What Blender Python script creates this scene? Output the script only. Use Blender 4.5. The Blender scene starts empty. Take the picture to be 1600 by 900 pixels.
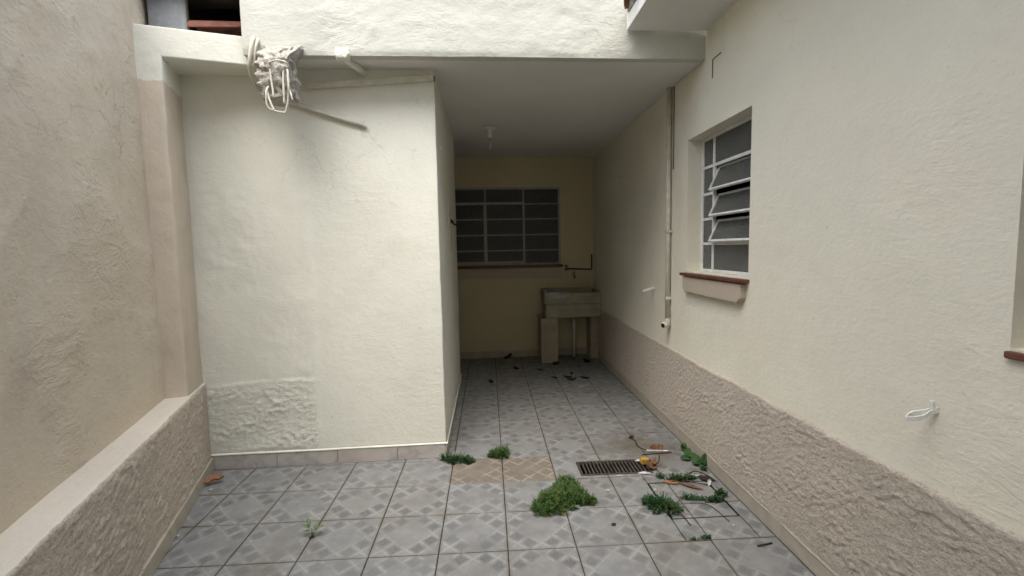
import bpy, bmesh, math, random
import numpy as np
from mathutils import Vector, Matrix

random.seed(7)
RNG = np.random.default_rng(11)
scene = bpy.context.scene
COL = scene.collection

# ------------------------------------------------------------------ camera
cam = bpy.data.cameras.new('camera')
cam_ob = bpy.data.objects.new('camera', cam)
COL.objects.link(cam_ob)
yaw, pitch, roll = 0.0496211, -0.0845808, 0.0200866
fw = Vector((math.sin(yaw) * math.cos(pitch), math.cos(yaw) * math.cos(pitch), math.sin(pitch)))
rt0 = Vector((math.cos(yaw), -math.sin(yaw), 0))
dn0 = fw.cross(rt0)
rt = math.cos(roll) * rt0 + math.sin(roll) * dn0
dn = -math.sin(roll) * rt0 + math.cos(roll) * dn0
m = Matrix((rt, -dn, -fw)).transposed().to_4x4()
m.translation = Vector((0, 0, 1.43654))
cam_ob.matrix_world = m
cam.sensor_width = 36
cam.lens = 729.532 / 1600 * 36
cam.clip_start = 0.02
cam.clip_end = 2000
scene.camera = cam_ob

# ------------------------------------------------------------------ world + sun (overcast)
SUN_EL, SUN_AZ = math.radians(62), math.radians(201)   # azimuth measured clockwise from +y: behind the camera, a little left
world = bpy.data.worlds.new('World')
scene.world = world
world.use_nodes = True
wn = world.node_tree
wn.nodes.clear()
sky = wn.nodes.new('ShaderNodeTexSky')
sky.sky_type = 'NISHITA'
sky.sun_disc = False
sky.sun_elevation = SUN_EL
sky.sun_rotation = SUN_AZ
sky.air_density = 1.0
sky.dust_density = 3.0
hsv = wn.nodes.new('ShaderNodeHueSaturation')
hsv.inputs['Saturation'].default_value = 0.6       # cloud cover: nearly grey sky
bg = wn.nodes.new('ShaderNodeBackground')
bg.inputs['Strength'].default_value = 0.145
wo = wn.nodes.new('ShaderNodeOutputWorld')
wn.links.new(sky.outputs[0], hsv.inputs['Color'])
wn.links.new(hsv.outputs[0], bg.inputs['Color'])
wn.links.new(bg.outputs[0], wo.inputs['Surface'])
sl = bpy.data.lights.new('sun', 'SUN')
sl.energy = 0.9
sl.angle = math.radians(66)
sl.color = (0.95, 0.985, 1.0)
sun = bpy.data.objects.new('sun', sl)
COL.objects.link(sun)
sd = Vector((math.sin(SUN_AZ) * math.cos(SUN_EL), math.cos(SUN_AZ) * math.cos(SUN_EL), math.sin(SUN_EL)))
sun.rotation_euler = sd.to_track_quat('Z', 'Y').to_euler()
sun.location = (0, -3, 8)

vs = scene.view_settings
vs.view_transform = 'Standard'
vs.look = 'None'
vs.gamma = 1
vs.use_curve_mapping = False
vs.exposure = 1.92
scene.render.engine = 'CYCLES'
scene.cycles.max_bounces = 6
scene.cycles.diffuse_bounces = 4
scene.cycles.glossy_bounces = 3
scene.cycles.transmission_bounces = 4

# ------------------------------------------------------------------ noise
def _hash(ix, iy, seed):
    n = (ix * 374761393 + iy * 668265263 + seed * 1442695041) & 0xFFFFFFFF
    n = ((n ^ (n >> 13)) * 1274126177) & 0xFFFFFFFF
    n = n ^ (n >> 16)
    return (n & 0xFFFF) / 65535.0

def vnoise(x, y, seed=0):
    x = np.asarray(x, float); y = np.asarray(y, float)
    ix = np.floor(x).astype(np.int64); iy = np.floor(y).astype(np.int64)
    fx = x - ix; fy = y - iy
    fx = fx * fx * (3 - 2 * fx); fy = fy * fy * (3 - 2 * fy)
    a = _hash(ix, iy, seed); b = _hash(ix + 1, iy, seed)
    c = _hash(ix, iy + 1, seed); d = _hash(ix + 1, iy + 1, seed)
    return (a * (1 - fx) + b * fx) * (1 - fy) + (c * (1 - fx) + d * fx) * fy

def fbm(x, y, seed=0, octv=4, gain=.5):
    s = 0; amp = 1; tot = 0
    for o in range(octv):
        s = s + amp * vnoise(x * 2 ** o, y * 2 ** o, seed + o * 17)
        tot += amp; amp *= gain
    return s / tot - .5

def sstep(a, b, x):
    t = np.clip((x - a) / (b - a), 0, 1)
    return t * t * (3 - 2 * t)

def stucco(u, v, seed=0):
    """thrown render: small overlapping grains and pits, metres"""
    u2 = u + .012 * fbm(u * 14, v * 14, seed + 5)
    v2 = v + .35 * u + .012 * fbm(u * 12, v * 12, seed + 9)
    r = vnoise(u2 * 42, v2 * 85, seed)
    r2 = vnoise(u2 * 75, v2 * 130, seed + 3)
    k = sstep(.35, .75, vnoise(u * 7, v * 9, seed + 21)) * .6 + .5
    return (sstep(.3, .85, r) * .0050 + sstep(.25, .8, r2) * .0030) * k + fbm(u * 5, v * 6, seed + 1) * .005

# ------------------------------------------------------------------ materials
class NT:
    def __init__(s, name):
        s.mat = bpy.data.materials.new(name)
        s.mat.use_nodes = True
        s.t = s.mat.node_tree
        s.t.nodes.clear()
        s.out = s.t.nodes.new('ShaderNodeOutputMaterial')
        s.p = s.t.nodes.new('ShaderNodeBsdfPrincipled')
        s.t.links.new(s.p.outputs[0], s.out.inputs['Surface'])
    def set(s, sock, v):
        if hasattr(v, 'is_linked'):
            s.t.links.new(v, sock)
        elif isinstance(v, (tuple, list)):
            sock.default_value = tuple(v) + ((1,) if len(v) == 3 and sock.type == 'RGBA' else ())
        else:
            sock.default_value = v
    def m(s, op, a, b=0.0, c=None, clamp=False):
        n = s.t.nodes.new('ShaderNodeMath'); n.operation = op; n.use_clamp = clamp
        s.set(n.inputs[0], a); s.set(n.inputs[1], b)
        if c is not None: s.set(n.inputs[2], c)
        return n.outputs[0]
    def mix(s, f, a, b, mode='MIX'):
        n = s.t.nodes.new('ShaderNodeMix'); n.data_type = 'RGBA'; n.blend_type = mode
        s.set(n.inputs[0], f); s.set(n.inputs[6], a); s.set(n.inputs[7], b)
        return n.outputs[2]
    def noise(s, vec, scale, detail=4, rough=.55, dist=0):
        n = s.t.nodes.new('ShaderNodeTexNoise')
        s.set(n.inputs['Vector'], vec)
        n.inputs['Scale'].default_value = scale; n.inputs['Detail'].default_value = detail
        n.inputs['Roughness'].default_value = rough; n.inputs['Distortion'].default_value = dist
        return n.outputs['Fac']
    def vor(s, vec, scale, feature='F1'):
        n = s.t.nodes.new('ShaderNodeTexVoronoi'); n.feature = feature
        s.set(n.inputs['Vector'], vec); n.inputs['Scale'].default_value = scale
        return n.outputs['Distance']
    def rng(s, v, a, b, c=0.0, d=1.0):
        n = s.t.nodes.new('ShaderNodeMapRange'); n.interpolation_type = 'SMOOTHSTEP'
        s.set(n.inputs[0], v); s.set(n.inputs[1], a); s.set(n.inputs[2], b); s.set(n.inputs[3], c); s.set(n.inputs[4], d)
        return n.outputs[0]
    def pos(s):
        return s.t.nodes.new('ShaderNodeNewGeometry').outputs['Position']
    def obj(s):
        return s.t.nodes.new('ShaderNodeTexCoord').outputs['Object']
    def uv(s):
        return s.t.nodes.new('ShaderNodeTexCoord').outputs['UV']
    def rand(s):
        return s.t.nodes.new('ShaderNodeObjectInfo').outputs['Random']
    def sep(s, v):
        n = s.t.nodes.new('ShaderNodeSeparateXYZ'); s.set(n.inputs[0], v); return n.outputs
    def mapv(s, v, scale=(1, 1, 1), loc=(0, 0, 0)):
        n = s.t.nodes.new('ShaderNodeMapping'); s.set(n.inputs[0], v)
        n.inputs['Scale'].default_value = scale; n.inputs['Location'].default_value = loc
        return n.outputs[0]
    def bump(s, h, strength=.3, dist=.01, prev=None):
        n = s.t.nodes.new('ShaderNodeBump'); n.inputs['Strength'].default_value = strength
        n.inputs['Distance'].default_value = dist; s.set(n.inputs['Height'], h)
        if prev is not None: s.t.links.new(prev, n.inputs['Normal'])
        return n.outputs[0]
    def fin(s, col, rough=.8, nrm=None, spec=.3, metal=0.0):
        s.set(s.p.inputs['Base Color'], col); s.set(s.p.inputs['Roughness'], rough)
        s.p.inputs['Specular IOR Level'].default_value = spec
        s.p.inputs['Metallic'].default_value = metal
        if nrm is not None: s.t.links.new(nrm, s.p.inputs['Normal'])
        return s.mat

def mul(c, k): return tuple(x * k for x in c)

def plaster(name, col, stain=(.30, .27, .22), stain_amt=.35, fine=.25, lumps=.25, patch=None, streak=0, relief=0.0, grain=0.0, crack=0.0):
    n = NT(name); P = n.pos()
    big = n.noise(P, .9, 3, .6)
    mid = n.noise(P, 5, 4, .65)
    fin = n.noise(P, 60, 3, .7)
    c = n.mix(n.rng(big, .35, .7), mul(col, .95), mul(col, 1.05))
    c = n.mix(n.rng(mid, .5, .75, 0, .22), c, mul(col, .86))
    st = n.m('MULTIPLY', n.rng(n.noise(P, 2.3, 5, .7, .6), .55, .78), stain_amt)
    c = n.mix(st, c, stain)
    if patch:
        c = n.mix(n.rng(n.noise(n.mapv(P, (1, 1, 1), (3, 7, 1)), 1.3, 4, .55, .4), .5, .62, 0, .5), c, patch)
    if streak:
        sv = n.noise(n.mapv(P, (14, 14, .7)), 1.0, 5, .6)
        c = n.mix(n.rng(sv, .56, .75, 0, streak), c, stain)
    c = n.mix(n.rng(fin, .35, .7, 0, .12), c, mul(col, .8))
    b1 = n.bump(n.noise(P, 9, 3, .55), lumps, .02)
    b2 = n.bump(n.noise(n.mapv(P, (1, 1, 1.8)), 38, 3, .6), fine, .006, b1)
    b3 = n.bump(n.noise(P, 260, 1, .6), fine * .8, .0015, b2)
    if relief:
        # trowel sweeps, flakes and pits
        tw = n.noise(n.mapv(P, (1, 1, 2.2)), 6, 5, .68, .7)
        msk = n.rng(n.noise(n.mapv(P, (1, 1, 1), (9, 4, 2)), 1.7, 2, .6), .45, .65, .15, 1.0)
        b3 = n.bump(n.m('MULTIPLY', tw, msk), relief * 1.5, .03, b3)
        fl = n.noise(P, 13, 4, .7, .5)
        b3 = n.bump(n.m('MULTIPLY', n.rng(fl, .57, .61), msk), relief * 1.2, .005, b3)
        pit = n.rng(n.noise(P, 33, 2, .6), .70, .76)
        b3 = n.bump(n.m('SUBTRACT', 1.0, pit), relief, .006, b3)
        c = n.mix(n.m('MULTIPLY', pit, .35), c, mul(stain, .8))
    if crack:
        wv = n.t.nodes.new('ShaderNodeVectorMath'); wv.operation = 'ADD'
        wn_ = n.t.nodes.new('ShaderNodeTexNoise'); wn_.inputs['Scale'].default_value = 3.0; wn_.inputs['Detail'].default_value = 4
        n.t.links.new(P, wn_.inputs['Vector']); n.t.links.new(P, wv.inputs[0]); n.t.links.new(wn_.outputs['Color'], wv.inputs[1])
        dd_ = n.vor(wv.outputs[0], .8, 'DISTANCE_TO_EDGE')
        ln_c = n.m('MULTIPLY', n.rng(dd_, .0, .006, 1.0, 0.0), n.rng(n.noise(P, 1.1, 2), .52, .62))
        c = n.mix(n.m('MULTIPLY', ln_c, crack), c, mul(stain, .6))
    if grain:
        gv = n.noise(n.mapv(P, (1, 1, 1.6)), 75, 4, .74, .4)
        b3 = n.bump(gv, grain, .012, b3)
        c = n.mix(n.rng(gv, .50, .36, 0, .55), c, mul(stain, .75))
        c = n.mix(n.rng(gv, .55, .68, 0, .35), c, mul(col, 1.18))
    return n.fin(c, .88, b3, .2)

M = {}
CREAM = (.76, .75, .65)
M['cream'] = plaster('cream_plaster', CREAM, stain=(.50, .46, .36), stain_amt=.22, fine=.3, lumps=.2, relief=.09, crack=.2)
M['cream_rough'] = plaster('rough_cream_patch', CREAM, stain=(.80, .78, .68), stain_amt=.2, fine=.4, lumps=.2, grain=.5)
M['parapet'] = plaster('darkened_parapet', (.55, .545, .47), stain=(.41, .39, .325), stain_amt=.3, fine=.35, lumps=.3, relief=.2)  # same cream paint, darkened to hold back the strong sky light on it
M['cream_house'] = plaster('house_plaster', (.80, .755, .615), stain=(.69, .61, .46), stain_amt=.4, fine=.35, lumps=.22, patch=(.78, .715, .575), relief=.15, crack=.22)
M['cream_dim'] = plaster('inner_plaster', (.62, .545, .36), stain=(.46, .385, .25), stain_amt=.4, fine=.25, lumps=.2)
M['ceiling'] = plaster('ceiling_paint', (.74, .72, .67), stain=(.55, .51, .45), stain_amt=.15, fine=.1, lumps=.08)
M['beige'] = plaster('beige_plaster', (.65, .565, .44), stain=(.45, .39, .31), stain_amt=.5, fine=.4, lumps=.35, patch=(.64, .575, .475), streak=.2, relief=.4, crack=.5)
M['dado'] = plaster('beige_stucco', (.64, .56, .46), stain=(.42, .35, .275), stain_amt=.35, fine=.6, lumps=.2, grain=1.0)
M['ledge'] = plaster('plinth_stucco', (.58, .505, .41), stain=(.27, .225, .18), stain_amt=.35, fine=.5, lumps=.3, grain=.45)
M['ledge_top'] = plaster('plinth_top_lightened', (.70, .635, .53), stain=(.46, .40, .33), stain_amt=.3, fine=.3, lumps=.2)  # smoother plinth top; its paler tone carries the sky light falling on it
M['apron'] = plaster('apron_paint', (.50, .42, .33), stain=(.36, .29, .22), stain_amt=.3, fine=.2, lumps=.15)
M['concrete'] = plaster('painted_concrete', (.47, .44, .375), stain=(.27, .23, .18), stain_amt=.75, fine=.8, lumps=.8, relief=1.0, grain=.8)
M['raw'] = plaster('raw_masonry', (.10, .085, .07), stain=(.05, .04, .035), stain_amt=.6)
M['ground'] = plaster('ground_concrete', (.26, .25, .235), stain=(.14, .13, .12), stain_amt=.5)

def pilaster_mat():
    n = NT('pilaster_paint'); P = n.pos()
    z = n.sep(P)[2]
    j = n.m('ADD', z, n.m('MULTIPLY', n.m('SUBTRACT', n.noise(P, 14, 4), .5), .05))
    f = n.rng(j, 2.412, 2.425)
    beige = n.mix(n.rng(n.noise(P, 3, 6, .65), .4, .7), (.64, .55, .44), (.57, .495, .405))
    beige = n.mix(n.rng(n.noise(n.mapv(P, (9, 9, .8)), 1, 5), .5, .7, 0, .5), beige, (.68, .59, .465))
    cr = n.mix(n.rng(n.noise(P, 6, 6, .65), .5, .8, 0, .4), CREAM, mul(CREAM, .8))
    c = n.mix(f, beige, cr)
    b = n.bump(n.noise(P, 9, 5), .35, .02)
    b = n.bump(n.noise(P, 45, 5, .65), .4, .006, b)
    return n.fin(c, .88, b, .2)
M['pilaster'] = pilaster_mat()

def paint(name, col, rough=.45, var=.15, spec=.4, scale=18, metal=0, dirt=None):
    n = NT(name); P = n.obj()
    f = n.noise(P, scale, 5, .6)
    c = n.mix(n.rng(f, .3, .75), mul(col, 1 - var), mul(col, 1 + var * .6))
    if dirt: c = n.mix(n.rng(n.noise(P, scale * 1.7, 6, .7), .52, .72, 0, .7), c, dirt)
    b = n.bump(n.noise(P, scale * 6, 3), .12, .002)
    return n.fin(c, rough, b, spec, metal)

M['white_metal'] = paint('white_steel_paint', (.78, .775, .73), .4, dirt=(.60, .56, .48))
M['grey_metal'] = paint('grey_window_steel', (.42, .40, .36), .45, dirt=(.26, .23, .19))
M['pvc'] = paint('painted_pvc', (.64, .61, .50), .5, dirt=(.50, .45, .36))
M['pvc_brown'] = paint('painted_trunking', (.60, .55, .45), .55, dirt=(.42, .37, .29))
M['white_plastic'] = paint('white_plastic', (.78, .77, .72), .35)
M['sill'] = paint('red_clay_sill', (.145, .05, .032), .45, .3, .4, 9, dirt=(.12, .07, .05))
M['board'] = paint('grey_blue_board', (.24, .25, .27), .5, .15, dirt=(.18, .19, .205))
M['board_edge'] = paint('green_grey_edge', (.20, .22, .18), .6)
M['clay'] = paint('clay_tile', (.20, .085, .06), .8, .35, .2, 9, dirt=(.16, .09, .07))
M['shard'] = paint('terracotta_shard', (.30, .15, .085), .8, .25, .2, 30)
M['rebar'] = paint('painted_rebar', (.70, .67, .57), .6, .2, .2, 40, dirt=(.42, .34, .26))
M['iron'] = paint('rusty_iron', (.075, .062, .052), .7, .4, .3, 25, dirt=(.13, .08, .05))
M['pit'] = paint('drain_pit', (.012, .011, .01), .9, .3, .1)
M['dark_metal'] = paint('dark_metal', (.035, .032, .03), .45, .3)
M['brass'] = paint('dull_brass', (.16, .12, .07), .45, .3, .5, 20, .6)
M['sink'] = paint('cement_sink', (.40, .37, .27), .75, .18, .25, 6, dirt=(.28, .25, .19))
M['basin'] = paint('stained_basin', (.045, .04, .032), .4, .3, .4, 12)
M['pier'] = paint('pier_paint', (.42, .36, .27), .85, .15, .2, 7, dirt=(.30, .25, .19))
M['grout'] = paint('dark_grout', (.055, .05, .043), .9, .4, .1, 9)
M['gap'] = paint('dark_gap', (.018, .016, .014), .95, .2, .05)
M['crack'] = paint('crack_shadow', (.16, .135, .095), .9, .3, .1)
M['paper'] = paint('white_paper', (.55, .54, .50), .7, .08)
M['tobacco'] = paint('brown_filter', (.36, .20, .10), .8, .2)
M['peel'] = paint('yellow_peel', (.42, .27, .06), .55, .3, .3, 60)
M['leaf_brown'] = paint('dry_leaf_brown', (.17, .085, .05), .75, .4, .2, 30)
M['leaf_orange'] = paint('dry_leaf_orange', (.30, .14, .07), .7, .35, .2, 30)
M['leaf_dark'] = paint('dry_leaf_dark', (.05, .036, .027), .85, .4, .15, 30)
M['twig'] = paint('twig_bark', (.055, .04, .03), .85, .3, .1, 60)
M['grit'] = paint('grit', (.50, .48, .43), .9, .4, .1, 80)

def glass(name, tint, rough, trans, scale):
    n = NT(name); P = n.pos()
    v = n.vor(P, scale)
    b = n.bump(v, .6, .004)
    c = n.mix(n.rng(n.noise(P, 5, 5), .35, .7), mul(tint, .35), mul(tint, 1.1))
    c = n.mix(n.rng(v, .2, .6), c, mul(tint, 1.5))
    n.p.inputs['Transmission Weight'].default_value = trans
    n.p.inputs['IOR'].default_value = 1.45
    return n.fin(c, rough, b, .5)
M['glass'] = glass('frosted_glass', (.085, .086, .080), .13, .15, 110)
M['glass_dark'] = glass('dirty_dark_glass', (.06, .056, .052), .35, .3, 90)
def bulb():
    n = NT('unlit_bulb_glass'); n.p.inputs['Transmission Weight'].default_value = .35
    return n.fin((.62, .60, .55), .15, None, .5)
M['bulb'] = bulb()
def plastic_sheet():
    n = NT('clear_plastic_sheet'); n.p.inputs['Transmission Weight'].default_value = .35
    return n.fin((.55, .55, .53), .25, n.bump(n.noise(n.pos(), 40, 4), .5, .01), .5)
M['sheet'] = plastic_sheet()

def skirt_mat(name, base, vein, pink):
    n = NT(name); P = n.pos(); R = n.rand()
    off = n.t.nodes.new('ShaderNodeVectorMath'); off.operation = 'ADD'
    n.set(off.inputs[0], P); n.set(off.inputs[1], n.m('MULTIPLY', R, 37))
    v = off.outputs[0]
    c = n.mix(n.rng(n.noise(v, 5, 6, .6, 1.2), .4, .65), base, vein)
    c = n.mix(n.rng(n.noise(v, 3.1, 5, .6, .8), .52, .72, 0, .6), c, pink)
    c = n.mix(n.m('MULTIPLY', n.m('SUBTRACT', R, .5), .3, clamp=True), c, mul(base, .7))
    return n.fin(c, .4, n.bump(n.noise(P, 70, 3), .1, .002), .4)
M['skirt_grey'] = skirt_mat('marbled_skirting', (.50, .465, .42), (.34, .325, .31), (.47, .375, .32))
M['skirt_cream'] = skirt_mat('cream_skirting', (.47, .42, .33), (.40, .36, .29), (.44, .36, .27))

def tile_mat(name, base, dark, line, allover=False):
    n = NT(name); uv = n.sep(n.uv()); P = n.pos(); R = n.rand()
    x = n.m('SUBTRACT', uv[0], .5); y = n.m('SUBTRACT', uv[1], .5)
    wob = n.m('MULTIPLY', n.m('SUBTRACT', n.noise(P, 22, 4), .5), .055)
    s = .36
    a = n.m('DIVIDE', n.m('ADD', n.m('ADD', x, y), wob), s)
    b = n.m('DIVIDE', n.m('ADD', n.m('SUBTRACT', x, y), wob), s)
    def edge(q):
        f = n.m('FRACT', q); return n.m('MINIMUM', f, n.m('SUBTRACT', 1.0, f))
    d = n.m('MINIMUM', edge(a), edge(b))
    ca = n.m('ABSOLUTE', n.m('ADD', n.m('FLOOR', a), .5))
    cb = n.m('ABSOLUTE', n.m('ADD', n.m('FLOOR', b), .5))
    mx = n.m('MAXIMUM', ca, cb); mn = n.m('MINIMUM', ca, cb)
    ring = n.m('MULTIPLY', n.m('MULTIPLY', n.m('GREATER_THAN', mx, 1.0), n.m('LESS_THAN', mx, 2.0)), n.m('LESS_THAN', mn, 1.0))
    # wear: print is worn away in patches and differs from tile to tile
    wear = n.rng(n.noise(P, 4.5, 6, .65), .32, .58, .3, 1.0)
    wear = n.m('MULTIPLY', wear, n.m('ADD', n.m('MULTIPLY', R, .5), .75))
    squig = n.rng(n.noise(P, 55, 5, .7, 3.0), .40, .56)
    squig2 = n.rng(n.noise(P, 130, 3, .6, 1.5), .35, .6, .45, 1.0)
    cell = n.rng(d, .07, .30)
    dk = n.m('MULTIPLY', n.m('MULTIPLY', ring, cell), n.m('MULTIPLY', n.m('MULTIPLY', n.m('ADD', n.m('MULTIPLY', squig, .6), .4), squig2), wear))
    ln = n.rng(d, .035, .085, 1.0, 0.0)
    if not allover:
        ln = n.m('MULTIPLY', ln, n.m('MULTIPLY', n.m('GREATER_THAN', mx, .9), n.rng(n.noise(P, 9, 4), .38, .62)))
        ln = n.m('MULTIPLY', ln, .95)
    else:
        ln = n.m('MULTIPLY', ln, n.rng(n.noise(P, 6, 5), .40, .56, .02, 1.0))
    c = n.mix(n.rng(n.noise(P, 9, 8, .7), .35, .68), mul(base, .84), mul(base, 1.12))
    c = n.mix(n.m('MULTIPLY', n.m('SUBTRACT', R, .35), .35, clamp=True), c, (base[0] * 1.0, base[1] * .95, base[2] * .86))
    c = n.mix(n.m('MULTIPLY', dk, .95, clamp=True), c, dark)
    c = n.mix(ln, c, line)
    # foot dirt and brown water stains
    px = n.sep(P)
    dirt = n.rng(n.noise(P, 1.6, 7, .65, .5), .5, .75, 0, .45)
    c = n.mix(dirt, c, (.15, .13, .10))
    c = n.mix(n.rng(n.noise(n.mapv(P, (1, 1, 1), (5, 3, 0)), 3.7, 4, .7), .56, .74, 0, .4), c, (.19, .17, .135))
    sx = n.m('SUBTRACT', px[0], 1.03); sy = n.m('SUBTRACT', px[1], 3.16)
    rr = n.m('SQRT', n.m('ADD', n.m('MULTIPLY', sx, sx), n.m('MULTIPLY', sy, sy)))
    rr = n.m('ADD', rr, n.m('MULTIPLY', n.m('SUBTRACT', n.noise(P, 6, 5, .65), .5), .8))
    c = n.mix(n.rng(rr, .0, .42, .8, 0.0), c, (.12, .10, .072))
    spk = n.rng(n.noise(P, 190, 2, .5), .70, .76, 0, .6)
    c = n.mix(spk, c, (.10, .09, .075))
    # grime gathered in the joints' edges
    ed = n.m('MINIMUM', n.m('MINIMUM', uv[0], n.m('SUBTRACT', 1.0, uv[0])), n.m('MINIMUM', uv[1], n.m('SUBTRACT', 1.0, uv[1])))
    eg = n.m('MULTIPLY', n.rng(ed, .012, .045, 1.0, 0.0), n.rng(n.noise(P, 8, 4), .4, .65, .05, .7))
    c = n.mix(eg, c, (.16, .14, .11))
    rough = n.rng(n.noise(P, 11, 5), .3, .7, .34, .6)
    return n.fin(c, rough, n.bump(n.noise(P, 90, 3), .08, .002), .45)
M['tile'] = tile_mat('grey_patterned_tile', (.225, .223, .215), (.090, .092, .094), (.305, .30, .282))
M['tile_brown'] = tile_mat('brown_lattice_tile', (.195, .168, .136), (.165, .14, .113), (.34, .30, .245), True)

def leafmat(name, c1, c2, trans=.25):
    n = NT(name); P = n.pos()
    f = n.noise(P, 170, 1, .6); g = n.noise(P, 16, 3)
    c = n.mix(n.rng(f, .3, .7), c1, c2)
    c = n.mix(n.rng(g, .5, .7, 0, .6), c, (c2[0] * 2.0, c2[1] * 1.1, c2[2] * .9))
    c = n.mix(n.rng(n.noise(P, 75, 2), .60, .68, 0, .55), c, (.13, .105, .045))
    n.p.inputs['Subsurface Weight'].default_value = 0
    return n.fin(c, .6, None, .25)
M['weed_light'] = leafmat('weed_bright_green', (.03, .068, .016), (.072, .135, .03))
M['weed_dark'] = leafmat('weed_deep_green', (.018, .055, .018), (.04, .10, .032))
M['weed_pale'] = leafmat('weed_pale_green', (.11, .16, .075), (.17, .22, .11))
M['stem'] = paint('weed_stem', (.07, .075, .03), .7, .3)

# ------------------------------------------------------------------ mesh helpers
ORG = {}
def put(name, verts, faces, mat, parent=None, smooth=False, uvs=None, origin=None):
    """one mesh object; vertices given in world metres"""
    V = np.asarray(verts, float)
    if parent is not None:
        o3 = ORG[parent.name]
    elif origin is not None:
        o3 = np.array(origin, float)
    else:
        o3 = np.array([(V[:, 0].min() + V[:, 0].max()) / 2, (V[:, 1].min() + V[:, 1].max()) / 2, V[:, 2].min()])
    me = bpy.data.meshes.new(name)
    me.from_pydata((V - o3).tolist(), [], [tuple(int(i) for i in f) for f in faces])
    me.materials.append(M[mat])
    if uvs is not None:
        ul = me.uv_layers.new(name='UVMap')
        ul.data.foreach_set('uv', np.asarray(uvs, float)[[l.vertex_index for l in me.loops]].ravel())
    if smooth:
        me.polygons.foreach_set('use_smooth', [True] * len(me.polygons))
    me.update()
    ob = bpy.data.objects.new(name, me)
    COL.objects.link(ob)
    if parent is not None:
        ob.parent = parent
    else:
        ob.location = o3
    ORG[ob.name] = o3
    return ob

def empty(name, loc):
    o = bpy.data.objects.new(name, None)
    COL.objects.link(o); o.location = loc; o.empty_display_size = .1
    ORG[o.name] = np.array(loc, float)
    return o

def tag(o, label=None, cat=None, group=None, kind=None):
    if label: o['label'] = label
    if cat: o['category'] = cat
    if group: o['group'] = group
    if kind: o['kind'] = kind
    return o

def thing(name, loc, label, cat, group=None):
    return tag(empty(name, loc), label, cat, group)

class MB:
    def __init__(s): s.v = []; s.f = []
    def box(s, x0, x1, y0, y1, z0, z1, T=None):
        b = len(s.v)
        P = [(x, y, z) for z in (z0, z1) for y in (y0, y1) for x in (x0, x1)]
        if T is not None: P = [tuple(T @ Vector(p)) for p in P]
        s.v += P
        s.f += [tuple(b + i for i in q) for q in ((0, 2, 3, 1), (4, 5, 7, 6), (0, 1, 5, 4), (2, 6, 7, 3), (0, 4, 6, 2), (1, 3, 7, 5))]
        return s
    def tube(s, pts, r, n=8, cap=True):
        pts = [Vector(p) for p in pts]; b0 = len(s.v); k = len(pts)
        rs = r if isinstance(r, (list, tuple)) else [r] * k
        u = None
        for i, p in enumerate(pts):
            d = (pts[min(i + 1, k - 1)] - pts[max(i - 1, 0)]).normalized()
            if u is None:
                u = d.orthogonal().normalized()
            else:
                u = (u - d * u.dot(d)).normalized()
            w = d.cross(u)
            for j in range(n):
                an = 2 * math.pi * j / n
                s.v.append(tuple(p + (u * math.cos(an) + w * math.sin(an)) * rs[i]))
        for i in range(k - 1):
            for j in range(n):
                s.f.append((b0 + i * n + j, b0 + i * n + (j + 1) % n, b0 + (i + 1) * n + (j + 1) % n, b0 + (i + 1) * n + j))
        if cap:
            s.f.append(tuple(b0 + j for j in reversed(range(n)))); s.f.append(tuple(b0 + (k - 1) * n + j for j in range(n)))
        return s
    def lathe(s, c, prof, n=24):
        b0 = len(s.v)
        for r, z in prof:
            for j in range(n):
                an = 2 * math.pi * j / n
                s.v.append((c[0] + r * math.cos(an), c[1] + r * math.sin(an), c[2] + z))
        for i in range(len(prof) - 1):
            for j in range(n):
                s.f.append((b0 + i * n + j, b0 + i * n + (j + 1) % n, b0 + (i + 1) * n + (j + 1) % n, b0 + (i + 1) * n + j))
        s.f.append(tuple(b0 + j for j in range(n))); s.f.append(tuple(b0 + (len(prof) - 1) * n + j for j in range(n)))
        return s
    def map(s, fn):
        s.v = [tuple(fn(*p)) for p in s.v]; return s
    def build(s, name, mat, parent=None, bevel=0, smooth=False, origin=None):
        ob = put(name, s.v, s.f, mat, parent, smooth, None, origin)
        bm = bmesh.new(); bm.from_mesh(ob.data)
        bmesh.ops.recalc_face_normals(bm, faces=bm.faces)
        if bevel:
            es = [e for e in bm.edges if len(e.link_faces) == 2 and e.calc_face_angle(0) > .5]
            bmesh.ops.bevel(bm, geom=es, offset=bevel, segments=2, affect='EDGES', profile=.5)
        bm.to_mesh(ob.data); bm.free()
        return ob

def bx(name, x0, x1, y0, y1, z0, z1, mat, parent=None, bevel=.003, fn=None):
    b = MB().box(x0, x1, y0, y1, z0, z1)
    if fn: b.map(fn)
    return b.build(name, mat, parent, bevel)

def panel(name, us, vs, fn, mat, parent, skip=None, smooth=True, flip=False):
    """displaced sheet: fn(U,V) -> X,Y,Z arrays"""
    U, V = np.meshgrid(us, vs)
    X, Y, Z = fn(U, V)
    X = np.broadcast_to(X, U.shape); Y = np.broadcast_to(Y, U.shape); Z = np.broadcast_to(Z, U.shape)
    verts = np.stack([X, Y, Z], -1).reshape(-1, 3)
    nu, nv = len(us), len(vs)
    faces = []
    for j in range(nv - 1):
        vc = (vs[j] + vs[j + 1]) / 2
        for i in range(nu - 1):
            if skip and skip((us[i] + us[i + 1]) / 2, vc): continue
            q = (j * nu + i, j * nu + i + 1, (j + 1) * nu + i + 1, (j + 1) * nu + i)
            faces.append(q[::-1] if flip else q)
    return put(name, verts, faces, mat, parent, smooth)

def lin(a, b, step, extra=()):
    k = max(2, int(round(abs(b - a) / step)) + 1)
    return np.unique(np.round(np.concatenate([np.linspace(a, b, k), np.array(extra, float)]), 5))

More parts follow.
